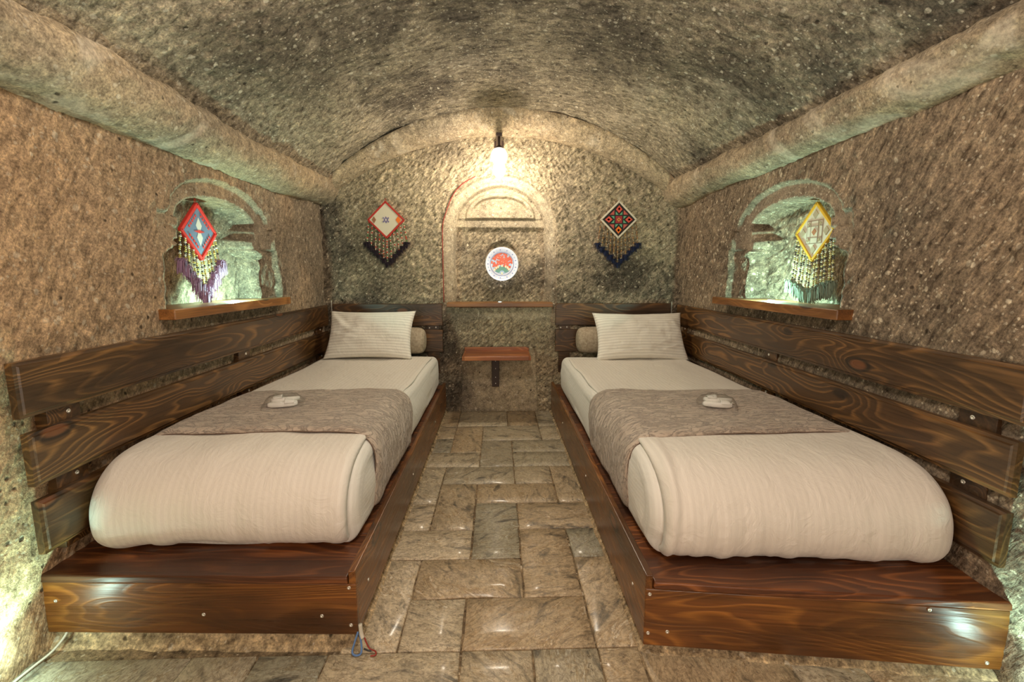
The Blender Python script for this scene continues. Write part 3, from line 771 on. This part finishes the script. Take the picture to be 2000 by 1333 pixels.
    X = xw+(q[I, 0]+N[I, 0]*dn)*(1 if s < 0 else -1); Z = q[I, 1]+N[I, 1]*dn-.010*sm(2.0, 2.25, Yg)-drop
    P = np.stack([X, Yg, Z], -1)
    rn = grid_mesh('bed_runner', P, M['runner'], uv=np.stack([Su, Yg], -1), flip=(s > 0)); solid(rn, .005, 1)
    tag(rn, 'taupe crinkled velvet runner draped across the %s bed' % where, 'bed runner', 'bed runners')
    # hem piping of the runner (foot-side edge)
    hp = [tuple(P[i, 0]+np.array([0, -.001, .0])) for i in range(2, 110, 4)]
    tube('hem', hp, .0022, M['runner_hem'], rn, 6)
    return zt
bedding(-1); bedding(1)
def pillow(cx, cy, cz, wdt, hgt, tilt, lab, yaw=0, seed=0, dents=()):
    n = 44; a = np.linspace(-1, 1, n); A, B = np.meshgrid(a, a, indexing='ij')
    def shell(sg):
        th = (np.maximum(1-A**2, 0)**.42)*(np.maximum(1-B**2, 0)**.42)*.062
        th = th*(1+.10*fbm(A*1.5, B*1.5, seed, 2))
        pinx = 1-.075*(1-B**2)*np.abs(A)**3+.0*A; pinz = 1-.10*(1-A**2)*np.abs(B)**3
        X = A*wdt/2*pinx; Z = B*hgt/2*pinz
        cr_ = sm(.55, 1.0, np.hypot(A, B)/1.4)
        w_ = .008*fbm(A*2.6, B*2.6, seed+3, 3)+.008*cr_*np.sin((A-B)*16+seed)*(1-np.maximum(np.abs(A), np.abs(B)))
        for (da, db, aa, k) in dents:
            p = (A-da)*math.cos(aa)+(B-db)*math.sin(aa); q = -(A-da)*math.sin(aa)+(B-db)*math.cos(aa)
            w_ = w_-k*np.exp(-(p/.35)**2-(q/.05)**2)+k*.8*np.exp(-(p/.35)**2-((q-.11)/.07)**2)
        edge = 1-np.maximum(np.abs(A), np.abs(B))**8
        return np.stack([X, sg*th+(w_*edge if sg < 0 else 0*A), Z], -1)
    f = shell(-1); b = shell(1); P = np.concatenate([f.reshape(-1, 3), b.reshape(-1, 3)]); idx = np.arange(n*n).reshape(n, n); F = []
    for i in range(n-1):
        for j in range(n-1):
            F.append((idx[i, j], idx[i+1, j], idx[i+1, j+1], idx[i, j+1])); k = n*n
            F.append((k+idx[i, j+1], k+idx[i+1, j+1], k+idx[i+1, j], k+idx[i, j]))
    uv = np.concatenate([np.stack([A*wdt/2, B*hgt/2], -1).reshape(-1, 2)]*2)
    o = mesh('pillow', P, F, M['satin_pillow'], uv=uv)
    bm = bmesh.new(); bm.from_mesh(o.data); bmesh.ops.remove_doubles(bm, verts=bm.verts, dist=.0004); bm.to_mesh(o.data); bm.free()
    o.location = (cx, cy, cz); o.rotation_euler = (tilt, 0, yaw)
    tag(o, lab, 'pillow', 'pillows at the bed heads'); return o
pillow(-.905, 3.26, .678, .615, .375, -.55, 'white striped pillow leaning at the head of the left bed', -.02, 3, ((-.72, .45, -1.0, .012), (-.62, -.1, -.4, .009)))
pillow(1.010, 3.235, .662, .655, .375, -.55, 'white striped pillow leaning at the head of the right bed', .0, 8, ((-.4, -.72, .12, .014), (.6, -.55, .5, .012), (.85, .3, -1.2, .008)))
def bolster(cx, lab):
    prof = [(.001, -.30), (.05, -.298), (.082, -.285), (.096, -.255), (.100, -.2), (.101, 0), (.100, .2), (.096, .255), (.082, .285), (.05, .298), (.001, .30)]
    pr = cr(prof, 46); pr[:, 0] = np.maximum(pr[:, 0], .0005)
    o = lathe('bolster', [tuple(p) for p in pr], M['bolster'], None, 40, (cx, 3.462, .604), (0, PI/2, 0)); tag(o, lab, 'cushion', 'bolsters behind the pillows')
bolster(-.848, 'round beige linen bolster behind the left pillow'); bolster(.895, 'round beige linen bolster behind the right pillow')
# ---- slippers in a clear bag
M['slipper'] = plain('white_terry', (.80, .78, .72), .9)
def plastic():
    n = NT('clear_film'); n.b.inputs['Base Color'].default_value = (1, 1, 1, 1); n.b.inputs['Roughness'].default_value = .08
    tr = n.new('ShaderNodeBsdfTransparent'); gl = n.new('ShaderNodeBsdfGlossy'); gl.inputs['Roughness'].default_value = .10
    fr = n.new('ShaderNodeFresnel'); fr.inputs[0].default_value = 1.45
    bp = n.bump(n.noise(n.pos(), 70, 3, .6, 1.5), .6, .006); n.put(gl.inputs['Normal'], bp); n.put(fr.inputs['Normal'], bp)
    mx = n.new('ShaderNodeMixShader'); n.put(mx.inputs[0], n.math('ADD', n.math('MULTIPLY', fr.outputs[0], .42), .02, clamp=True)); n.put(mx.inputs[1], tr.outputs[0]); n.put(mx.inputs[2], gl.outputs[0])
    n.t.links.new(mx.outputs[0], n.n['Material Output'].inputs['Surface']); return n.m
M['film'] = plastic()
def slipper_pack(x, y, z, rz, lab, seed):
    root = thing('slipper_pack', lab, 'slippers', (x, y, z), 'packed slippers on the bed runners', (0, 0, rz))
    for k in range(2):
        V = []; F = []; n = 28; lv = [(-.9, .90), (-.6, 1.0), (.6, 1.0), (.95, .92)]
        for zz, sc in lv:
            for i in range(n):
                a = 2*PI*i/n; ca, sa = math.cos(a), math.sin(a)
                rx = .078*(abs(ca)**.85)*(1 if ca > 0 else -1); ry = (.036+.008*ca)*(abs(sa)**.8)*(1 if sa > 0 else -1)
                V.append((rx*sc, ry*sc, zz*.009))
        for l in range(3):
            for i in range(n): F.append((l*n+i, l*n+(i+1) % n, (l+1)*n+(i+1) % n, (l+1)*n+i))
        F.append(tuple(range(n))[::-1]); F.append(tuple(3*n+i for i in range(n)))
        o = mesh('slipper', V, F, M['slipper'], root); o.location = (.0+.006*k, (-.024, .024)[k], .012+.010*k); o.rotation_euler = (.14*(1 if k else -.1), 0, PI*k+.1)
        # strap over the sole
        A, T_ = np.meshgrid(np.linspace(-1, 1, 12), np.linspace(0, 1, 10), indexing='ij')
        st = np.stack([.012+T_*.05, A*(.036+.004*(1-T_)), .006+.014*np.sqrt(np.maximum(1-A**2, 0))*(1-.5*T_)], -1)
        so = grid_mesh('strap', st, M['slipper'], o); solid(so, .002)
    A, B = np.meshgrid(np.linspace(-1, 1, 34), np.linspace(-1, 1, 26), indexing='ij')
    top = np.stack([A*.105+.003*vn(B*6, A*3, seed), B*.075+.004*vn(A*5, B*2, seed+1), .003+.042*np.maximum(1-A**4, 0)**.6*np.maximum(1-B**4, 0)**.6+.0045*fbm(A*5, B*5, seed+3, 3)*(1-np.maximum(np.abs(A), np.abs(B))**6)], -1)
    grid_mesh('plastic_bag', top, M['film'], root)
    root.scale = (.74, .74, 1.05)
    return root
slipper_pack(-.915, 1.93, .546, .25, 'clear packed white slippers on the left bed runner', 3)
slipper_pack(.925, 1.87, .546, -.35, 'clear packed white slippers on the right bed runner', 9)
# ================================================================== SHELVES, TABLE
def led(parent, loc):
    M.setdefault('led', None)
    if M['led'] is None:
        n = NT('led_lens'); n.set(Base_Color=(.9, 1, .95), Roughness=.4); n.b.inputs['Emission Color'].default_value = (.85, 1, .92, 1); n.b.inputs['Emission Strength'].default_value = 12; M['led'] = n.m
        M['led_rim'] = plain('led_rim', (.7, .7, .7), .3, .9)
    a = lathe('led_spot', [(.020, -.001), (.020, .003), (.0165, .004), (.016, .0025)], M['led_rim'], parent, 24, loc, cap=False)
    lathe('led_lens', [(.0160, .0015), (.0155, .0030), (.008, .0036)], M['led'], a, 20)
def niche_shelf(side, y0, y1, yc):
    if side < 0: lab = 'dark stained wooden shelf in the left wall niche, small light set in it'
    else: lab = 'dark stained wooden shelf in the right wall niche, small light set in it'
    xf = -1.262 if side < 0 else 1.312; xb2 = LW(0)-.15 if side < 0 else RW(2.3)+.15; xw2 = (LW(0)+.006) if side < 0 else RW(2.3)-.006
    root = thing('niche_shelf', lab, 'shelf', (xf, (y0+y1)/2, .94), 'niche shelves')
    yi0, yi1 = yc-.455, yc+.31
    o = prism('board', [(xf, y0), (xf, y1), (xw2, y1), (xw2, yi1), (xb2, yi1), (xb2, yi0), (xw2, yi0), (xw2, y0)][::(1 if side > 0 else -1)], .922, .964, M['wood_shelf'], root, .004, origin=(xf, (y0+y1)/2))
    o.location = (0, 0, .943-.94)
    # turn the grain: copy with rotated coordinates
    me = o.data; me.transform(Matrix.Rotation(-PI/2, 4, 'Z')); o.rotation_euler = (0, 0, PI/2)
    led(root, ((-1.335 if side < 0 else 1.39)-xf, yc+.01-(y0+y1)/2-.0, .0245))
niche_shelf(-1, 1.835, 2.85, YL); niche_shelf(1, 1.745, 2.80, YR)
cs = thing('wall_shelf', 'narrow brown wooden shelf under the round plate in the arched niche', 'shelf', (.012, 3.62, .87))
pb = prism('board', [(-.392, 3.500), (.416, 3.500), (.422, 3.640), (.365, 3.700), (-.335, 3.700), (-.398, 3.640)], .853, .884, M['wood_shelf'], cs, .004, origin=(.012, 3.62)); pb.location = (0, 0, .8685-.87)
led(cs, (0, -.035, .0145))
tb = thing('wall_table', 'small reddish brown wooden wall table between the two beds', 'table', (-.014, 3.60, .49))
box('table_top', (.475, .265, .022), (0, -.135, .004), M['wood_table'], tb, .003)
box('back_rail', (.505, .020, .052), (0, -.012, .018), M['wood_table'], tb, .003)
box('front_rail', (.475, .016, .030), (0, -.274, -.002), M['wood_table'], tb, .003)
for sx in (-1, 1): box('side_rail', (.015, .262, .030), (sx*.2455, -.150, -.002), M['wood_table'], tb, .003)
box('bracket', (.058, .028, .255), (-.010, -.004, -.150), M['wood_dark'], tb, .002)
box('bracket_arm', (.030, .22, .020), (-.010, -.120, -.018), M['wood_dark'], tb, .002)
for z in (-.07, -.13, -.20, -.25): screw((-.010, -.0185, z), (0, -1, 0), tb, .004)
# ================================================================== PLATE
def plate():
    root = thing('decorative_plate', 'round painted plate with red blossoms and blue rim in the arched niche', 'plate', (.030, 3.690, 1.180))
    V = []; F = []; mi = []
    white = plain('glaze_white', (.72, .75, .86), .15); blue = plain('glaze_blue', (.20, .26, .50), .2); red = plain('glaze_red', (.62, .10, .05), .25)
    green = plain('glaze_green', (.10, .26, .20), .25); cream = plain('glaze_cream', (.75, .66, .45), .25); sky = plain('glaze_sky', (.42, .56, .75), .2)
    prof = [(.0005, .012), (.05, .012), (.088, .014), (.094, .017), (.098, .022), (.118, .030), (.127, .033), (.130, .031), (.128, .026), (.10, .012), (.06, .0), (.0005, 0)]
    body = lathe('plate_body', [(a, -b) for a, b in prof], white, root, 56, rot=(PI/2, 0, 0), cap=False)
    body.rotation_euler = (-PI/2, 0, 0)
    # now local z -> -y; features sit at y = -depth
    def disc(name, x, z, rr, y, mat, n=10, sx=1, sz=1, rot=0):
        vs = [(0, -.0012, 0)]+[(rr*sx*math.cos(2*PI*i/n), 0, rr*sz*math.sin(2*PI*i/n)) for i in range(n)]
        o = mesh(name, vs, [(0, 1+i, 1+(i+1) % n) for i in range(n)], mat, root); o.location = (x, y, z); o.rotation_euler = (0, rot, 0); return o
    vs = []; fs = []
    def ringm(name, r0_, r1_, y, mat, n=48):
        vs = [(q*math.cos(2*PI*i/n), y, q*math.sin(2*PI*i/n)) for q in (r0_, r1_) for i in range(n)]
        return mesh(name, vs, [(i, (i+1) % n, n+(i+1) % n, n+i) for i in range(n)], mat, root, smooth=False)
    yb_ = -.0135
    ringm('painted_band', .0885, .094, -.0215, blue); ringm('painted_band', .0865, .0885, -.0185, cream)
    for i in range(26):
        a = 2*PI*i/26; disc('rim_motif', .110*math.cos(a), .110*math.sin(a), .0068, -.0285, blue if i % 2 else sky, 8, 1, .7, -a)
    rnd = random.Random(4)
    ground = disc('painted_ground', 0, 0, .086, yb_, sky, 40)
    for i in range(230):
        a = rnd.uniform(0, 2*PI); q = .083*math.sqrt(rnd.random()); x, z = q*math.cos(a), q*math.sin(a)
        if z < -.018+.02*math.cos(x*70): continue
        disc('blossom', x, z, rnd.uniform(.006, .011), yb_-.0014-.0002*(i % 5), red, 7)
    for i in range(26):
        a = rnd.uniform(0, 2*PI); q = .078*math.sqrt(rnd.random()); x, z = q*math.cos(a), q*math.sin(a)
        if z < -.012: continue
        disc('blossom', x, z, .0028, yb_-.0032, cream, 6)
    for i in range(13):
        a = -PI/2+(i-6)*.21; l = .062; x, z = l*.62*math.cos(a), -.062+abs(l*.62*math.sin(a))*1.0
        disc('leaf', x, z-.008, .021, yb_-.0016-.0002*(i % 3), green, 8, .26, 1, (i-6)*.2)
    for x, z in ((-.045, -.03), (-.03, -.022), (.045, -.028), (.03, -.02), (.055, -.042), (-.058, -.045), (0, -.014), (.0, -.072)): disc('tulip', x, z, .0095, yb_-.0034, cream, 8, .8, 1.1)
plate()
# ================================================================== PENDANT BULB
lamp = thing('pendant_lamp', 'lit round bulb on a short dark arm above the arched niche', 'lamp', (.010, 3.30, 2.115))
M['lampholder'] = plain('white_holder', (.80, .76, .72), .25)
bz = NT('bulb_glow'); bz.set(Base_Color=(1, 1, 1)); bz.b.inputs['Emission Color'].default_value = (1, .87, .69, 1); bz.b.inputs['Emission Strength'].default_value = BULB
tube('stem', [(0, 0, -.07), (0, 0, -.165)], .009, M['wood_dark'], lamp, 10)
box('arm', (.040, .345, .022), (0, .152, -.078), M['wood_dark'], lamp, .003)
box('wall_mount', (.07, .02, .09), (0, .315, -.078), M['wood_dark'], lamp, .003)
lathe('collar', [(.022, -.172), (.024, -.160), (.016, -.150), (.009, -.146)], M['wood_dark'], lamp, 20)
hp = [(.058*math.sin(a), -.215+.058*math.cos(a)) for a in np.linspace(.12, 2.45, 16)]
gh = NT('holder_globe'); gh.set(Base_Color=(.9, .85, .8), Roughness=.2, Transmission_Weight=.5); gh.b.inputs['Emission Color'].default_value = (1, .82, .7, 1); gh.b.inputs['Emission Strength'].default_value = .35
lathe('globe', hp[::-1], gh.m, lamp, 28)
lathe('bulb', [(.001, -.358), (.018, -.352), (.034, -.336), (.041, -.312), (.040, -.290), (.033, -.268), (.026, -.258)], bz.m, lamp, 24)
# print ring on the globe
for i in range(7):
    a = -PI/2+(i-3)*.23; q = .058*math.sin(.62)
    box('print_mark', (.006, .0012, .004), (q*1.01*math.cos(a), q*1.01*math.sin(a), -.215+.058*math.cos(.62)), M['wood_dark'], lamp, 0, (.6, 0, a+PI/2))
# ================================================================== WALL HANGINGS
def mcol(name, c, rough=.85): return plain(name, c, rough)
def hanging(loc, yaw, lab, half, panel_c, border_c, motifs, bead_cs, tassel_c, drop, tz, spread=1.12, tassel_r=.020, ns=11, vdepth=.16, strand_len=.034, fluff=1.0):
    """local plane: X right, Z up, -Y towards the room; origin at the diamond's centre"""
    root = thing('wall_hanging', lab, 'wall hanging', loc, 'diamond wall hangings', (0, 0, yaw))
    pm, bmt = mcol('panel_cloth', panel_c), mcol('panel_border', border_c)
    h = half
    bm = bmesh.new(); vs = [(0, h), (h, 0), (0, -h), (-h, 0)]
    fr = [bm.verts.new((x*.97, -.010, z*.97)) for x, z in vs]; bk = [bm.verts.new((x*.97, 0, z*.97)) for x, z in vs]
    bm.faces.new(fr); bm.faces.new(bk[::-1])
    for i in range(4): bm.faces.new((fr[i], bk[i], bk[(i+1) % 4], fr[(i+1) % 4]))
    bm_obj('panel', bm, pm, root)
    for i in range(4):
        (x0, z0), (x1, z1) = vs[i], vs[(i+1) % 4]
        L = math.hypot(x1-x0, z1-z0); a = math.atan2(z1-z0, x1-x0)
        box('border', (L+.006, .016, .013), ((x0+x1)/2, -.007, (z0+z1)/2), bmt, root, .002, (0, -a, 0))
    mats = {}
    for mk, (pts, c) in enumerate(motifs):
        yf = -.0112-.0005*min(mk, 6)
        if c not in mats: mats[c] = mcol('motif_thread', c)
        n = len(pts); bm = bmesh.new()
        f = [bm.verts.new((x*h, yf, z*h)) for x, z in pts]; b = [bm.verts.new((x*h, -.0095, z*h)) for x, z in pts]
        try: bm.faces.new(f)
        except Exception: pass
        for i in range(n): bm.faces.new((f[i], b[i], b[(i+1) % n], f[(i+1) % n]))
        bm_obj('motif', bm, mats[c], root)
    # hanging loop
    tube('hanging_loop', [(-.006, -.004, h), (-.004, -.004, h+.022), (.004, -.004, h+.022), (.006, -.004, h)], .0015, bmt, root, 5)
    bms = [mcol('bead', c, .35) for c in bead_cs]; tm = mcol('tassel_wool', tassel_c, .95)
    rnd = random.Random(int(abs(loc[0])*100))
    for k in range(ns):
        t = -1+2*k/(ns-1); xt = t*h*.98; zt = -(h-abs(xt))-.004
        xb = t*h*spread; zb = tz+drop*(abs(t))-.0
        yo = -.004-.004*(k % 2)
        L = math.hypot(xb-xt, zb-zt); nb = max(6, int(L/.0095))
        V = []; F = []; mi = []
        def addbead(cx, cy, cz, rr, hh, m):
            b = len(V); n = 6
            V.append((cx, cy, cz+hh))
            for q in range(n): V.append((cx+rr*math.cos(q*PI/3), cy+rr*math.sin(q*PI/3), cz+hh*.35))
            for q in range(n): V.append((cx+rr*math.cos(q*PI/3), cy+rr*math.sin(q*PI/3), cz-hh*.35))
            V.append((cx, cy, cz-hh))
            for q in range(n):
                F.append((b, b+1+q, b+1+(q+1) % n)); F.append((b+1+q, b+7+q, b+7+(q+1) % n, b+1+(q+1) % n)); F.append((b+13, b+7+(q+1) % n, b+7+q)); mi.extend([m]*3)
        for q in range(nb):
            u_ = (q+.5)/nb; m = (q+k*2) % len(bms) if rnd.random() < .75 else rnd.randrange(len(bms))
            big = (q % 4 == 2)
            addbead(xt+(xb-xt)*u_+.0015*math.sin(q*1.3+k), yo, zt+(zb-zt)*u_, .0064 if big else .0048, L/nb*.56, m)
        mesh('bead_string', V, F, None, root, smooth=False, mats=bms, mi=mi)
        # tassel: bundle of wool strands, drooping and splayed
        V = []; F = []; tj = rnd.uniform(.8, 1.15)
        for q in range(int(150*fluff)):
            a = rnd.uniform(0, 2*PI); b_ = rnd.uniform(.1, 1.25)*tj; dx, dy = math.cos(a)*b_, math.sin(a)*b_*.6-.25
            Ls = strand_len*rnd.uniform(-.15, 1.15)*tj; p0 = Vector((xb+rnd.uniform(-.003, .003), yo, zb+.004)); p1 = p0+Vector((dx*tassel_r*.8, dy*tassel_r*.6-.004, -Ls*.25+rnd.uniform(0, .01))); p2 = p0+Vector((dx*tassel_r, min(dy*tassel_r*.6, 0)-.002, -Ls))
            wv = Vector((-math.sin(a), math.cos(a), 0))*.0012; b0 = len(V)
            for p in (p0, p1, p2): V += [p-wv, p+wv, p+Vector((0, 0, .0014))]
            for l in range(2):
                for e in range(3): F.append((b0+l*3+e, b0+l*3+(e+1) % 3, b0+(l+1)*3+(e+1) % 3, b0+(l+1)*3+e))
        mesh('tassel', V, F, tm, root, smooth=False)
    return root
def dia(cx, cz, a, b=None): b = b or a; return [(cx, cz+b), (cx+a, cz), (cx, cz-b), (cx-a, cz)]
cream = (.62, .55, .42); red_ = (.42, .03, .02); navy = (.012, .018, .05); org = (.75, .16, .02); grn = (.13, .34, .20); blk = (.015, .013, .012)
mot_bl = [(dia(0, 0, .13, .20), (.16, .13, .28)), (dia(0, 0, .05, .09), cream), (dia(-.68, 0, .12, .2), (.28, .12, .06)), (dia(.70, .0, .15, .22), org)]
mot_bl += [(dia(x, z, .045, .06), (.16, .13, .28)) for x, z in ((-.14, .1), (.14, .1), (-.14, -.1), (.14, -.1))]
hanging((-.842, DB-.022, 1.505), 0, 'cream diamond wall hanging with red border and black tassels, left of the arch', .132, cream, red_, mot_bl, [(.55, .06, .03), (.60, .50, .36), (.10, .20, .06), (.60, .50, .36)], (.022, .012, .020), .150, -.325, 1.14, .028, 11)
mot_br = []
g2 = [(-.17, -.86, .17, .86, blk)]
mot_br.append(([(-.22, -.76), (.22, -.76), (.22, .76), (-.22, .76)], blk)); mot_br.append(([(-.76, -.22), (.76, -.22), (.76, .22), (-.76, .22)], blk))
def up3(P, k=0): return P
mot2 = [([(-.19, -.20), (.19, -.20), (.19, .20), (-.19, .20)], (.30, .025, .03)), (dia(0, 0, .12, .12), (.55, .30, .06)), (dia(0, 0, .06, .06), (.25, .02, .02))]
for sx, sz in ((1, 0), (-1, 0), (0, 1), (0, -1)):
    def T(p): return (p[0]*sx-p[1]*sz, p[0]*sz+p[1]*sx)
    c1 = (.62, .08, .05) if sx or sz > 0 else org
    mot2.append(([T(p) for p in ((.26, .19), (.26, .02), (.44, .19))], grn)); mot2.append(([T(p) for p in ((.26, -.02), (.26, -.19), (.44, -.19))], grn))
    mot2.append(([T(p) for p in ((.36, 0), (.56, .18), (.78, .0), (.56, -.18))], c1)); mot2.append(([T(p) for p in ((.50, 0), (.58, .07), (.68, .0), (.58, -.07))], blk))
    mot2.append(([T(p) for p in ((.26, .27), (.52, .27), (.27, .52))], (.45, .09, .07)))
hanging((.922, DB-.022, 1.513), 0, 'red and green star diamond wall hanging with white border and navy tassels', .135, (.03, .02, .018), (.62, .55, .43), mot_br+mot2, [(.38, .20, .06), (.30, .14, .07), (.45, .36, .22), (.20, .14, .08)], (.012, .018, .055), .150, -.335, 1.16, .030, 11)
# niche hangings
bl_ = (.17, .24, .36)
mot_l = [(dia(0, 0, .86), bl_), (dia(0, .22, .17, .30), (.72, .70, .62)), (dia(0, -.22, .17, .30), (.72, .70, .62)), (dia(0, 0, .30, .06), (.70, .06, .05))]
for i in range(5):
    for sx in (-1, 1):
        for sz in (-1, 1): mot_l.append((dia(sx*(.16+.10*i), sz*(.56-.10*i), .055), (.70, .06, .05)))
hanging((LW(0)-.095, 2.285, 1.300), -PI/2+PI, 'red and blue diamond wall hanging with mauve tassels in the left niche', .128, (.70, .06, .05), (.72, .04, .03), mot_l, [(.62, .52, .14), (.05, .04, .03), (.70, .66, .55), (.45, .34, .06)], (.30, .17, .27), .150, -.290, 1.16, .036, 11, strand_len=.056, fluff=1.8)
mot_r = [([(-.42, -.42), (.42, -.42), (.42, .42), (-.42, .42)], (.34, .27, .20)), ([(-.38, -.38), (.38, -.38), (.38, .38), (-.38, .38)], (.66, .62, .50))]
for i in (-1, 1):
    mot_r.append(([(i*.20-.012, -.38), (i*.20+.012, -.38), (i*.20+.012, .38), (i*.20-.012, .38)], (.34, .27, .20))); mot_r.append(([(-.38, i*.20-.012), (.38, i*.20-.012), (.38, i*.20+.012), (-.38, i*.20+.012)], (.34, .27, .20)))
    mot_r.append((dia(0, i*.62, .14, .16), (.45, .38, .26))); mot_r.append((dia(i*.62, 0, .14, .16), (.45, .38, .26)))
mot_r += [(dia(0, 0, .12), (.45, .20, .10)), (dia(.29, .29, .07), (.40, .34, .2)), (dia(-.29, .29, .07), (.4, .34, .2)), (dia(.29, -.29, .07), (.4, .34, .2)), (dia(-.29, -.29, .07), (.4, .34, .2))]
hanging((RW(2.15)+.095, 2.155, 1.295), -PI/2, 'cream diamond wall hanging with yellow border and green tassels in the right niche', .130, (.66, .62, .50), (.72, .42, .03), mot_r, [(.66, .58, .30), (.06, .05, .04), (.62, .55, .42), (.35, .28, .08)], (.20, .24, .18), .050, -.285, 1.12, .040, 12, strand_len=.056, fluff=1.8)
# ================================================================== CABLES
M['c_red'] = plain('red_cable', (.30, .03, .02), .5); M['c_white'] = plain('white_cable', (.58, .55, .46), .5); M['c_blue'] = plain('blue_wire', (.10, .20, .42), .4); M['c_black'] = plain('black_wire', (.03, .03, .03), .4)
t_ = tube('cable', [(-.424, 3.608, .885), (-.424, 3.608, 1.2), (-.422, 3.61, 1.45), (-.395, 3.61, 1.56), (-.34, 3.612, 1.69), (-.265, 3.615, 1.775), (-.17, 3.62, 1.83)], .0035, M['c_red'])
tag(t_, 'thin red cable running up the left edge of the arched niche', 'cable')
t_ = tube('cable', [(-1.285, 3.595, .48), (-1.286, 3.597, .70), (-1.285, 3.595, .90)], .003, M['c_white']); tag(t_, 'thin white cable upright in the back left corner behind the bed', 'cable')
t_ = tube('cable', [(1.366, 3.595, .48), (1.367, 3.597, .70), (1.366, 3.595, .885)], .003, M['c_white']); tag(t_, 'thin white cable upright in the back right corner behind the bed', 'cable')
t_ = tube('cable', [(-1.30, 1.02, .008), (-1.312, 1.13, .008), (-1.308, 1.19, .010), (-1.296, 1.232, .018), (-1.288, 1.268, .040), (-1.285, 1.285, .07)], .0035, M['c_white']); tag(t_, 'white cable on the floor by the left wall and platform', 'cable')
wb = thing('wire_bundle', 'loose blue, red and black wires at the corner of the left platform', 'wires', (-.41, 1.215, .0))
tube('wire', [(-.005, .012, .062), (-.012, .004, .040), (-.018, -.008, .014), (-.006, -.014, .008), (.008, -.010, .012), (.006, .002, .034), (.000, .010, .058)], .003, M['c_blue'], wb, 7)
tube('wire', [(.006, .016, .060), (.016, .010, .035), (.028, .006, .012), (.046, .000, .008), (.050, -.012, .007), (.036, -.016, .007)], .0022, M['c_red'], wb, 7)
tube('wire', [(.012, .006, .012), (.024, .002, .009), (.034, .002, .008)], .0026, M['c_black'], wb, 7)
tube('wire_sleeve', [(.002, .014, .085), (.004, .012, .060), (.010, .006, .046)], .006, M['c_white'], wb, 8)
